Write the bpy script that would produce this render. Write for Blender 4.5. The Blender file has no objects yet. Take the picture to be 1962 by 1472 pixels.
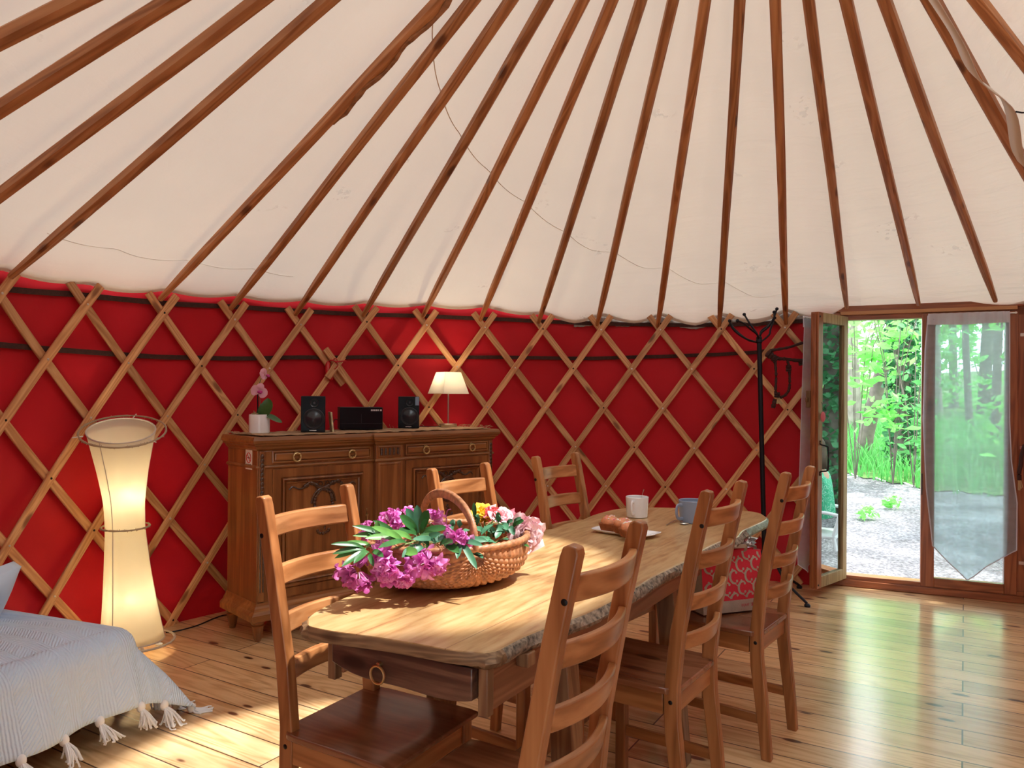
import bpy, bmesh, math, random
from mathutils import Vector, Matrix
random.seed(7)
PI=math.pi; sin=math.sin; cos=math.cos
D=bpy.data; SC=bpy.context.scene; COL=SC.collection

# ---------------------------------------------------------------- camera
CAM_H=1.30; FPX=1443.7; CX,CY=981.0,758.06; ROLL=0.007
cam_data=D.cameras.new('camera'); cam=D.objects.new('camera',cam_data); COL.objects.link(cam)
cam_data.sensor_width=36.0; cam_data.sensor_fit='HORIZONTAL'; cam_data.lens=FPX/1962*36.0
cam_data.shift_y=(CY-736.0)/1962.0; cam_data.clip_start=0.05; cam_data.clip_end=300
cam.matrix_world=Matrix.Translation((0,0,CAM_H))@Matrix.Rotation(PI/2,4,'X')@Matrix.Rotation(ROLL,4,'Z')
SC.camera=cam

# ---------------------------------------------------------------- world, sun, exposure
W=D.worlds.new('world'); SC.world=W; W.use_nodes=True
wn=W.node_tree.nodes; wl=W.node_tree.links
wbg=wn['Background']; wbg.inputs[0].default_value=(0.86,0.94,1.0,1); wbg.inputs[1].default_value=4.6
sun_data=D.lights.new('sun','SUN'); sun=D.objects.new('sun',sun_data); COL.objects.link(sun)
sun_data.energy=7.5; sun_data.angle=math.radians(2.2); sun_data.color=(1.0,0.965,0.90)
SUN=Vector((1.35,-0.20,3.09)).normalized()
sun.rotation_euler=SUN.to_track_quat('Z','Y').to_euler(); sun.location=(6,-1,12)
SC.view_settings.view_transform='Standard'; SC.view_settings.look='None'
SC.view_settings.gamma=1.0; SC.view_settings.use_curve_mapping=False
SC.view_settings.exposure=0.17
SC.cycles.max_bounces=10; SC.cycles.diffuse_bounces=5; SC.cycles.transparent_max_bounces=16
SC.cycles.sample_clamp_indirect=6.0; SC.cycles.use_denoising=True
SC.cycles.caustics_reflective=False; SC.cycles.caustics_refractive=False

def at(px,py,Y):
    """point of the place seen at a photo pixel, at depth Y"""
    c,s=cos(ROLL),sin(ROLL); a=px-CX; b=py-CY; u=a*c+b*s; v=-a*s+b*c
    return Vector((u*Y/FPX,Y,CAM_H-v*Y/FPX))
def on(px,py,z):
    """point of the place seen at a photo pixel, on a level surface at height z"""
    c,s=cos(ROLL),sin(ROLL); a=px-CX; b=py-CY; v=-a*s+b*c
    return at(px,py,-FPX*(z-CAM_H)/v)

# ---------------------------------------------------------------- tagging and linking
def tag(o,label=None,cat=None,group=None,kind=None):
    if label: o['label']=label
    if cat: o['category']=cat
    if group: o['group']=group
    if kind: o['kind']=kind
    return o
def empty(name,loc=(0,0,0),rz=0.0,parent=None):
    o=D.objects.new(name,None); COL.objects.link(o); o.location=loc; o.rotation_euler=(0,0,rz)
    o.empty_display_size=.05
    if parent: o.parent=parent
    return o
def obj(name,bm,m,parent=None,smooth=True,bevel=0,seg=2,autos=35):
    me=D.meshes.new(name)
    bmesh.ops.recalc_face_normals(bm,faces=bm.faces[:]) if not bm.faces.layers.int.get('keep') else None
    bm.to_mesh(me); bm.free()
    for mm in (m if isinstance(m,(list,tuple)) else [m]): me.materials.append(mm)
    o=D.objects.new(name,me); COL.objects.link(o)
    if parent: o.parent=parent
    if smooth:
        for p in me.polygons: p.use_smooth=True
        try: me.set_sharp_from_angle(angle=math.radians(autos))
        except Exception: pass
    if bevel:
        b=o.modifiers.new('bevel','BEVEL'); b.width=bevel; b.segments=seg; b.limit_method='ANGLE'; b.angle_limit=math.radians(40)
        b.harden_normals=False
    return o
def copy_tree(o,parent=None):
    c=o.copy(); COL.objects.link(c); c.parent=parent
    for ch in list(o.children): copy_tree(ch,c)
    return c
def BM(): return bmesh.new()

# ---------------------------------------------------------------- shapes
def box(bm,x0,x1,y0,y1,z0,z1,M=None,mi=0):
    vs=[bm.verts.new((x,y,z)) for x in (x0,x1) for y in (y0,y1) for z in (z0,z1)]
    if M is not None:
        for v in vs: v.co=M@v.co
    for idx in ((0,1,3,2),(4,6,7,5),(0,4,5,1),(2,3,7,6),(0,2,6,4),(1,5,7,3)):
        f=bm.faces.new([vs[i] for i in idx]); f.material_index=mi
    return vs
def prism(bm,outline,axis,a0,a1,M=None,mi=0):
    """outline: 2D points; extruded along axis ('x','y','z') from a0 to a1"""
    def mk(p,a):
        if axis=='x': return Vector((a,p[0],p[1]))
        if axis=='y': return Vector((p[0],a,p[1]))
        return Vector((p[0],p[1],a))
    A=[bm.verts.new(M@mk(p,a0) if M is not None else mk(p,a0)) for p in outline]
    B=[bm.verts.new(M@mk(p,a1) if M is not None else mk(p,a1)) for p in outline]
    n=len(outline)
    for i in range(n):
        bm.faces.new((A[i],A[(i+1)%n],B[(i+1)%n],B[i])).material_index=mi
    bm.faces.new(A[::-1]).material_index=mi; bm.faces.new(B).material_index=mi
def lathe(bm,prof,n=32,c=(0,0,0),M=None,cap=False,mi=0,sx=1,sy=1):
    rings=[]
    for r,z in prof:
        ring=[]
        for i in range(n):
            a=2*PI*i/n; v=Vector((c[0]+r*cos(a)*sx,c[1]+r*sin(a)*sy,c[2]+z))
            if M is not None: v=M@v
            ring.append(bm.verts.new(v))
        rings.append(ring)
    for k in range(len(rings)-1):
        for i in range(n):
            bm.faces.new((rings[k][i],rings[k][(i+1)%n],rings[k+1][(i+1)%n],rings[k+1][i])).material_index=mi
    if cap:
        bm.faces.new(rings[0][::-1]).material_index=mi; bm.faces.new(rings[-1]).material_index=mi
def sweep(bm,pts,sec,closed=False,up=Vector((0,0,1)),scales=None,cap=True,mi=0,ups=None):
    """sweep a closed 2D section (list of (a,b): a along side vector, b along up) along pts; writes uv in metres"""
    uvl=bm.loops.layers.uv.verify()
    pts=[Vector(p) for p in pts]; n=len(pts); rings=[]; L=[0]
    for i in range(1,n): L.append(L[-1]+(pts[i]-pts[i-1]).length)
    per=[0]
    for j in range(len(sec)):
        a=sec[j]; b=sec[(j+1)%len(sec)]; per.append(per[-1]+math.hypot(a[0]-b[0],a[1]-b[1]))
    for i,p in enumerate(pts):
        if closed: t=pts[(i+1)%n]-pts[i-1]
        else: t=pts[min(i+1,n-1)]-pts[max(i-1,0)]
        t.normalize(); u0=ups[i] if ups else up
        s=t.cross(u0)
        if s.length<1e-4: s=t.cross(Vector((0,1,0.01)))
        s.normalize(); u=s.cross(t).normalized(); k=scales[i] if scales else 1.0
        if not isinstance(k,tuple): k=(k,k)
        rings.append([bm.verts.new(p+s*(a*k[0])+u*(b*k[1])) for a,b in sec])
    m=len(sec)
    for i in range(n if closed else n-1):
        i2=(i+1)%n
        for j in range(m):
            f=bm.faces.new((rings[i][j],rings[i][(j+1)%m],rings[i2][(j+1)%m],rings[i2][j])); f.material_index=mi
            la=L[i]; lb=L[i2] if i2 else L[-1]+(pts[0]-pts[-1]).length
            for lp,uv in zip(f.loops,((la,per[j]),(la,per[j+1]),(lb,per[j+1]),(lb,per[j]))): lp[uvl].uv=uv
    if cap and not closed:
        for r,l in ((rings[0][::-1],L[0]),(rings[-1],L[-1])):
            f=bm.faces.new(r); f.material_index=mi
            for lp in f.loops: lp[uvl].uv=(l,0)
    return rings
def circ(r,n=8): return [(r*cos(2*PI*i/n),r*sin(2*PI*i/n)) for i in range(n)]
def rect(w,h): return [(-w/2,-h/2),(w/2,-h/2),(w/2,h/2),(-w/2,h/2)]
def crect(w,h,c): return [(-w/2+c,-h/2),(w/2-c,-h/2),(w/2,-h/2+c),(w/2,h/2-c),(w/2-c,h/2),(-w/2+c,h/2),(-w/2,h/2-c),(-w/2,-h/2+c)]
def tube(bm,pts,r,n=8,closed=False,scales=None,mi=0,cap=True): return sweep(bm,pts,circ(r,n),closed,scales=scales,mi=mi,cap=cap)
def torus(bm,c,R,r,M=None,n=32,m=8,arc=2*PI,a0=0,mi=0):
    closed=arc>=2*PI-1e-6; k=n if closed else n+1
    pts=[Vector((R*cos(a0+arc*i/n),R*sin(a0+arc*i/n),0)) for i in range(k)]
    if M is not None: pts=[M@p for p in pts]
    pts=[p+Vector(c) for p in pts]
    nrm=(M.to_3x3()@Vector((0,0,1))) if M is not None else Vector((0,0,1))
    sweep(bm,pts,circ(r,m),closed,up=nrm,mi=mi)
def ball(bm,c,r,sx=1,sy=1,sz=1,u=12,v=8,M=None,mi=0):
    mt=Matrix.Translation(c)@(M if M is not None else Matrix.Identity(4))@Matrix.Diagonal((sx,sy,sz,1))
    q=bmesh.ops.create_uvsphere(bm,u_segments=u,v_segments=v,radius=r,matrix=mt)
    for vv in q['verts']:
        for f in vv.link_faces: f.material_index=mi
def smoothpts(ctrl,n=8):
    """Catmull-Rom through control points"""
    P=[Vector(p) for p in ctrl]; out=[]
    for i in range(len(P)-1):
        p0=P[i-1] if i else P[0]*2-P[1]; p1=P[i]; p2=P[i+1]; p3=P[i+2] if i+2<len(P) else P[-1]*2-P[-2]
        for k in range(n):
            t=k/n
            out.append(.5*((2*p1)+(p2-p0)*t+(2*p0-5*p1+4*p2-p3)*t*t+(3*p1-p0-3*p2+p3)*t**3))
    out.append(P[-1]); return out

# ---------------------------------------------------------------- materials
def mat(name):
    m=D.materials.new(name); m.use_nodes=True; nt=m.node_tree; b=nt.nodes['Principled BSDF']
    return m,nt,b
def nd(nt,t,**k):
    n=nt.nodes.new(t)
    for a,v in k.items():
        if a.startswith('i_'):
            key=a[2:]; key=int(key) if key.isdigit() else key
            n.inputs[key].default_value=v
        else: setattr(n,a,v)
    return n
def rampn(nt,src,stops):
    r=nt.nodes.new('ShaderNodeValToRGB'); e=r.color_ramp.elements
    while len(e)<len(stops): e.new(0.5)
    for i,(p,c) in enumerate(stops):
        e[i].position=p; e[i].color=(*c,1) if len(c)==3 else c
    nt.links.new(src,r.inputs[0]); return r
def plain(name,col,rough=.5,metal=0,spec=.5,bump=0,bscale=200,var=0,vscale=8,coat=0,sheen=0,emit=None,es=0):
    m,nt,b=mat(name)
    b.inputs['Base Color'].default_value=(*col,1); b.inputs['Roughness'].default_value=rough
    b.inputs['Metallic'].default_value=metal; b.inputs['Specular IOR Level'].default_value=spec
    if coat: b.inputs['Coat Weight'].default_value=coat; b.inputs['Coat Roughness'].default_value=.1
    if sheen: b.inputs['Sheen Weight'].default_value=sheen
    tc=nd(nt,'ShaderNodeTexCoord')
    if var:
        n=nd(nt,'ShaderNodeTexNoise',i_Scale=vscale,i_Detail=4.0); nt.links.new(tc.outputs['Object'],n.inputs['Vector'])
        r=rampn(nt,n.outputs[0],[(.3,tuple(c*(1-var) for c in col)),(.7,tuple(min(1,c*(1+var*.6)) for c in col))])
        nt.links.new(r.outputs[0],b.inputs['Base Color'])
    if bump:
        n=nd(nt,'ShaderNodeTexNoise',i_Scale=bscale,i_Detail=3.0); nt.links.new(tc.outputs['Object'],n.inputs['Vector'])
        bp=nd(nt,'ShaderNodeBump',i_Strength=bump,i_Distance=.002); nt.links.new(n.outputs[0],bp.inputs['Height']); nt.links.new(bp.outputs[0],b.inputs['Normal'])
    if emit: b.inputs['Emission Color'].default_value=(*emit,1); b.inputs['Emission Strength'].default_value=es
    return m
def wood(name,lo,mid,hi,axis='z',scale=1.0,rough=.42,uv=False,knots=True,coat=0.0,gbump=.25,rand=.25,rings=1.0):
    """grain runs along axis of the object (or along u of the uv map, in metres)"""
    m,nt,b=mat(name); L=nt.links
    tc=nd(nt,'ShaderNodeTexCoord'); oi=nd(nt,'ShaderNodeObjectInfo')
    mp=nd(nt,'ShaderNodeMapping')
    L.new(tc.outputs['UV' if uv else 'Object'],mp.inputs['Vector'])
    s={'x':(1.1,14,14),'y':(14,1.1,14),'z':(14,14,1.1)}['x' if uv else axis]
    mp.inputs['Scale'].default_value=tuple(v*scale for v in s)
    cmb=nd(nt,'ShaderNodeCombineXYZ')
    ml=nd(nt,'ShaderNodeMath',operation='MULTIPLY',i_1=37.0); L.new(oi.outputs['Random'],ml.inputs[0])
    for i in range(3): L.new(ml.outputs[0],cmb.inputs[i])
    L.new(cmb.outputs[0],mp.inputs['Location'])
    n1=nd(nt,'ShaderNodeTexNoise',i_Scale=1.0,i_Detail=2.0,i_Distortion=.6); L.new(mp.outputs[0],n1.inputs['Vector'])
    sn=nd(nt,'ShaderNodeMath',operation='MULTIPLY',i_1=46.0*rings); L.new(n1.outputs[0],sn.inputs[0])
    si=nd(nt,'ShaderNodeMath',operation='SINE'); L.new(sn.outputs[0],si.inputs[0])
    n2=nd(nt,'ShaderNodeTexNoise',i_Scale=7.0,i_Detail=4.0); L.new(mp.outputs[0],n2.inputs['Vector'])
    ad=nd(nt,'ShaderNodeMath',operation='MULTIPLY_ADD',i_1=.20,i_2=.28); L.new(si.outputs[0],ad.inputs[0])
    ad2=nd(nt,'ShaderNodeMath',operation='MULTIPLY_ADD',i_1=.5); L.new(n2.outputs[0],ad2.inputs[0]); L.new(ad.outputs[0],ad2.inputs[2])
    r=rampn(nt,ad2.outputs[0],[(.2,hi),(.52,mid),(.9,lo)])
    col=r.outputs[0]
    if knots:
        mp2=nd(nt,'ShaderNodeMapping'); L.new(tc.outputs['UV' if uv else 'Object'],mp2.inputs['Vector'])
        s2={'x':(3.2,9,9),'y':(9,3.2,9),'z':(9,9,3.2)}['x' if uv else axis]
        mp2.inputs['Scale'].default_value=s2; L.new(cmb.outputs[0],mp2.inputs['Location'])
        vo=nd(nt,'ShaderNodeTexVoronoi',i_Scale=1.0); L.new(mp2.outputs[0],vo.inputs['Vector'])
        kr=rampn(nt,vo.outputs['Distance'],[(.0,(1,1,1)),(.10,(.8,.8,.8)),(.17,(0,0,0))])
        mx=nd(nt,'ShaderNodeMix',data_type='RGBA'); L.new(kr.outputs[0],mx.inputs[0]); L.new(col,mx.inputs[6])
        mx.inputs[7].default_value=(lo[0]*.45,lo[1]*.35,lo[2]*.3,1); col=mx.outputs[2]
    hs=nd(nt,'ShaderNodeHueSaturation'); L.new(col,hs.inputs['Color'])
    mr=nd(nt,'ShaderNodeMapRange',i_3=1-rand,i_4=1+rand*.6); L.new(oi.outputs['Random'],mr.inputs[0]); L.new(mr.outputs[0],hs.inputs['Value'])
    L.new(hs.outputs[0],b.inputs['Base Color'])
    b.inputs['Roughness'].default_value=rough
    if coat: b.inputs['Coat Weight'].default_value=coat; b.inputs['Coat Roughness'].default_value=.18
    bp=nd(nt,'ShaderNodeBump',i_Strength=gbump,i_Distance=.001); L.new(ad2.outputs[0],bp.inputs['Height']); L.new(bp.outputs[0],b.inputs['Normal'])
    return m
def cloth_translucent(name,col,trans,rough=.9,noise_scale=None,mixw=.5,tcol=None):
    m,nt,b=mat(name); L=nt.links
    b.inputs['Base Color'].default_value=(*col,1); b.inputs['Roughness'].default_value=rough; b.inputs['Specular IOR Level'].default_value=.1
    tr=nd(nt,'ShaderNodeBsdfTranslucent'); tr.inputs[0].default_value=(*(tcol or col),1)
    mx=nd(nt,'ShaderNodeMixShader',i_0=mixw); L.new(b.outputs[0],mx.inputs[1]); L.new(tr.outputs[0],mx.inputs[2])
    out=nt.nodes['Material Output']; L.new(mx.outputs[0],out.inputs[0])
    return m

M_RAFT=wood('rafter_pine',(.27,.095,.030),(.47,.195,.070),(.60,.29,.12),uv=True,scale=.8,rough=.5,rand=.18)
M_SLAT=wood('lattice_pine',(.42,.17,.06),(.62,.31,.13),(.76,.44,.22),uv=True,scale=1.0,rough=.5,rand=.25)
M_CHAIR=wood('chair_pine',(.22,.075,.022),(.38,.145,.048),(.48,.205,.075),'z',.9,rough=.32,knots=False,rand=.12,rings=.6)
M_CHAIRX=wood('chair_pine_across',(.24,.085,.026),(.42,.17,.06),(.54,.25,.10),'x',.9,rough=.32,knots=False,rand=.12,rings=.6)
M_CHAIRY=wood('chair_pine_deep',(.22,.075,.022),(.37,.14,.045),(.46,.195,.07),'y',.9,rough=.32,knots=False,rand=.12,rings=.6)
M_SEAT=wood('shaded_seat_pine',(.16,.05,.022),(.27,.10,.045),(.34,.14,.07),'y',.9,rough=.24,knots=True,rand=.15,coat=.3,rings=.4)  # same stain as the rest of the chair, shade darkening put into the colour
M_OAK=wood('sideboard_oak',(.13,.042,.012),(.25,.092,.026),(.35,.145,.048),'z',.8,rough=.34,knots=False,rand=.08,coat=.3,rings=.35)
M_OAKX=wood('sideboard_oak_across',(.16,.055,.016),(.29,.115,.034),(.40,.175,.058),'x',.8,rough=.34,knots=False,rand=.08,coat=.3,rings=.35)
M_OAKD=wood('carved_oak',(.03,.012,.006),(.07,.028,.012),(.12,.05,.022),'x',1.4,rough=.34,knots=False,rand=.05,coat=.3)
M_DOORW=wood('door_wood',(.17,.045,.013),(.30,.088,.028),(.38,.13,.045),'z',.8,rough=.38,knots=False,rand=.06,coat=.2)
M_DOORX=wood('door_wood_across',(.17,.045,.013),(.31,.092,.028),(.40,.135,.047),'x',.8,rough=.38,knots=False,rand=.06,coat=.2)
M_DOOROUT=wood('weathered_door_wood',(.20,.13,.06),(.36,.26,.13),(.46,.36,.20),'z',.8,rough=.6,knots=False,rand=.06)
M_TLEG=wood('table_leg_wood',(.13,.055,.025),(.24,.12,.055),(.34,.19,.09),'z',.9,rough=.5,rand=.3)
M_APRON=wood('table_apron_wood',(.20,.07,.03),(.33,.14,.065),(.42,.20,.10),'x',.8,rough=.42,rand=.1)
M_DRAWER=wood('dark_drawer_wood',(.035,.016,.013),(.095,.042,.028),(.25,.13,.08),'y',1.3,rough=.38,knots=True,rand=.05,coat=.2,rings=.22,gbump=.6)
M_BLACKM=plain('black_iron',(.012,.013,.02),.45,.6)
M_BOLT=plain('bolt_black',(.015,.013,.012),.4,.7)
M_BRASS=plain('aged_brass',(.62,.46,.22),.35,1.0,bump=.3,bscale=120)
M_STEEL=plain('brushed_steel',(.62,.58,.52),.28,1.0)
M_NAIL=plain('nail_zinc',(.75,.73,.70),.3,.9)
M_WHITECER=plain('white_ceramic',(.86,.87,.89),.12,0,.5,coat=.5)
M_BLUECER=plain('grey_blue_ceramic',(.25,.32,.45),.3,0,.5,coat=.3)
M_PLATE=plain('white_plate_glaze',(.88,.88,.90),.15,coat=.5)
M_BELT=plain('woven_belt_brown',(.050,.016,.012),.85,bump=.9,bscale=260,var=.4,vscale=60)
M_SPEAK=plain('black_gloss',(.005,.005,.008),.22,0,.18)
M_SPEAKM=plain('black_matt',(.012,.012,.018),.55)
M_CONE=plain('speaker_cone',(.012,.016,.026),.22,0,.6)
M_SILVER=plain('silver_print',(.65,.65,.66),.3,.4)
M_WHITEP=plain('white_plastic',(.82,.83,.84),.4)
M_WHITEPAINT=plain('white_painted_metal',(.78,.77,.73),.35,.1)
# ================================================================= the yurt shell
YC=Vector((0.641,2.473,0)); YR=3.074
PH=-1.1229; DA=0.1411; JO=0.0034
def wallpt(a,r,z): return Vector((YC.x+r*sin(a),YC.y+r*cos(a),z))
DL=Vector((2.22,5.265,0)); DR=Vector((3.30,4.78,0))              # inner line of the door frame, left and right end

def m_floor():
    m,nt,b=mat('floorboards'); L=nt.links
    tc=nd(nt,'ShaderNodeTexCoord'); mp=nd(nt,'ShaderNodeMapping'); mp.inputs['Rotation'].default_value=(0,0,math.radians(31))
    L.new(tc.outputs['Object'],mp.inputs['Vector'])
    sp=nd(nt,'ShaderNodeSeparateXYZ'); L.new(mp.outputs[0],sp.inputs[0])
    def mth(op,a,b_=None,c=None):
        n=nd(nt,'ShaderNodeMath',operation=op)
        for i,v in enumerate((a,b_,c)):
            if v is None: continue
            if isinstance(v,(int,float)): n.inputs[i].default_value=v
            else: L.new(v,n.inputs[i])
        return n.outputs[0]
    u=sp.outputs[0]; v=sp.outputs[1]
    vb=mth('DIVIDE',v,.150); row=mth('FLOOR',vb); fv=mth('FRACT',vb)
    par=mth('MODULO',mth('ADD',row,200.0),2.0)
    ub=mth('DIVIDE',mth('ADD',u,mth('MULTIPLY',par,1.05)),2.1); bid=mth('FLOOR',ub); fu=mth('FRACT',ub)
    cmb=nd(nt,'ShaderNodeCombineXYZ'); L.new(row,cmb.inputs[0]); L.new(bid,cmb.inputs[1])
    wn_=nd(nt,'ShaderNodeTexWhiteNoise',noise_dimensions='2D'); L.new(cmb.outputs[0],wn_.inputs['Vector'])
    rnd=wn_.outputs['Value']
    g=nd(nt,'ShaderNodeCombineXYZ'); L.new(mth('MULTIPLY',u,.9),g.inputs[0]); L.new(mth('MULTIPLY_ADD',rnd,31.0,mth('MULTIPLY',v,9.0)),g.inputs[1]); L.new(mth('MULTIPLY',rnd,17.0),g.inputs[2])
    n1=nd(nt,'ShaderNodeTexNoise',i_Scale=1.0,i_Detail=2.0,i_Distortion=.8); L.new(g.outputs[0],n1.inputs['Vector'])
    si=mth('SINE',mth('MULTIPLY',n1.outputs[0],48.0))
    n2=nd(nt,'ShaderNodeTexNoise',i_Scale=9.0,i_Detail=4.0); L.new(g.outputs[0],n2.inputs['Vector'])
    gr=mth('ADD',mth('MULTIPLY',si,.15),mth('MULTIPLY_ADD',n2.outputs[0],.45,.28))
    r=rampn(nt,gr,[(.2,(.86,.60,.34)),(.5,(.76,.49,.245)),(.85,(.48,.24,.09))])
    # knots
    kv=nd(nt,'ShaderNodeCombineXYZ'); L.new(mth('MULTIPLY',u,1.9),kv.inputs[0]); L.new(mth('MULTIPLY',v,5.0),kv.inputs[1]); L.new(mth('MULTIPLY',rnd,.0),kv.inputs[2])
    vo=nd(nt,'ShaderNodeTexVoronoi',i_Scale=2.1); L.new(kv.outputs[0],vo.inputs['Vector'])
    ksep=nd(nt,'ShaderNodeSeparateColor'); L.new(vo.outputs['Color'],ksep.inputs[0]); kon=mth('GREATER_THAN',ksep.outputs[0],.52)
    kr=rampn(nt,vo.outputs['Distance'],[(.0,(1,1,1)),(.12,(.9,.9,.9)),(.165,(0,0,0))])
    kh=rampn(nt,vo.outputs['Distance'],[(.0,(1,1,1)),(.16,(.6,.6,.6)),(.42,(0,0,0))])
    mxh=nd(nt,'ShaderNodeMix',data_type='RGBA'); L.new(mth('MULTIPLY',mth('MULTIPLY',kh.outputs[0],.5),kon),mxh.inputs[0]); L.new(r.outputs[0],mxh.inputs[6]); mxh.inputs[7].default_value=(.36,.15,.05,1)
    mx=nd(nt,'ShaderNodeMix',data_type='RGBA'); L.new(mth('MULTIPLY',kr.outputs[0],kon),mx.inputs[0]); L.new(mxh.outputs[2],mx.inputs[6]); mx.inputs[7].default_value=(.075,.018,.012,1)
    hs=nd(nt,'ShaderNodeHueSaturation'); L.new(mx.outputs[2],hs.inputs['Color'])
    mr=nd(nt,'ShaderNodeMapRange',i_3=.74,i_4=1.14); L.new(rnd,mr.inputs[0]); L.new(mr.outputs[0],hs.inputs['Value'])
    # joints
    e1=mth('LESS_THAN',mth('MINIMUM',fv,mth('SUBTRACT',1.0,fv)),.020)
    e2=mth('LESS_THAN',mth('MINIMUM',fu,mth('SUBTRACT',1.0,fu)),.0014)
    e=mth('MAXIMUM',e1,e2)
    mj=nd(nt,'ShaderNodeMix',data_type='RGBA'); L.new(mth('MULTIPLY',e,.95),mj.inputs[0]); L.new(hs.outputs[0],mj.inputs[6]); mj.inputs[7].default_value=(.07,.03,.02,1)
    L.new(mj.outputs[2],b.inputs['Base Color'])
    b.inputs['Roughness'].default_value=.30; b.inputs['Specular IOR Level'].default_value=.45
    b.inputs['Coat Weight'].default_value=1.0; b.inputs['Coat Roughness'].default_value=.16
    bp=nd(nt,'ShaderNodeBump',i_Strength=.35,i_Distance=.002); L.new(mth('SUBTRACT',mth('MULTIPLY',gr,.25),e),bp.inputs['Height']); L.new(bp.outputs[0],b.inputs['Normal'])
    n3=nd(nt,'ShaderNodeTexNoise',i_Scale=1.6,i_Detail=3.0); L.new(tc.outputs['Object'],n3.inputs['Vector'])
    bp2=nd(nt,'ShaderNodeBump',i_Strength=.06,i_Distance=.02); L.new(n3.outputs[0],bp2.inputs['Height']); L.new(bp2.outputs[0],b.inputs['Coat Normal'])
    return m
bm=BM(); lathe(bm,[(0.001,0),(3.16,0),(3.16,-.12),(0.001,-.12)],96,c=(YC.x,YC.y,0))
vs=[bm.verts.new((p.x,p.y,z)) for z in (-.0012,-.12) for p in (wallpt(.50,3.1,0),DL+Vector((.02,.06,0)),DR+Vector((.30,.0,0)),wallpt(1.05,3.1,0))]
bm.faces.new(vs[:4]); bm.faces.new(vs[4:][::-1])
tag(obj('floor',bm,m_floor(),smooth=False),kind='structure')

# --- canvas roof: a ruled cone from the hem to the crown, sagging a little between the poles
HEM=[(-1.6,1.835),(-1.245,1.839),(-1.173,1.839),(-1.092,1.834),(-.956,1.862),(-.809,1.880),(-.673,1.888),(-.556,1.905),(-.422,1.920),(-.272,1.927),(-.134,1.889),(-.059,1.866),(.004,1.884),(.078,1.869),(.145,1.887),(.224,1.850),(.288,1.877),(.352,1.857),(.420,1.894),(.487,1.878),(.551,1.904),(.693,1.907),(.824,1.895),(.95,1.90),(1.2,1.86),(1.7,1.84)]
def hemz(a):
    if a<=HEM[0][0] or a>=HEM[-1][0]: return 1.84
    for (a0,z0),(a1,z1) in zip(HEM,HEM[1:]):
        if a0<=a<=a1: return z0+(z1-z0)*(a-a0)/(a1-a0)
CRC=Vector((.664,2.272,3.089)); CRR=.731
def hemr(a):                                     # the roof edge runs out over the door head
    if .45<a<1.12:
        t=min(1,(a-.45)/.12,(1.12-a)/.12); q=Vector((sin(a),cos(a),0)); n=(DR-DL).cross(Vector((0,0,1))).normalized()
        d=(DL-YC).dot(n)/q.dot(n); return 3.10+(max(3.10,min(d+.13,3.50))-3.10)*t
    return 3.10
def roofpt(a,t):
    h=wallpt(a,hemr(a),hemz(a)); e=Vector((CRC.x+CRR*sin(a),CRC.y+CRR*cos(a),CRC.z+.035)); p=h.lerp(e,t)
    k=(a-PH)/DA-.0; fr=(k-math.floor(k)); s=sin(PI*fr)
    right=max(0.0,min(1.0,(a+.25)/.35)) if a<1.6 else 0
    p.z+=.045*min(1,t*9)*(1-t)+ (.012*(1-s) )
    p.z-=s*(.010+.026*right)*math.exp(-t*2.2)
    p.z+=.006*sin(t*70+3*sin(a*9))*math.exp(-t*11)*right*s
    if right>0: p.z+=.004*sin(t*30+a*40)*right*s
    return p
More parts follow.
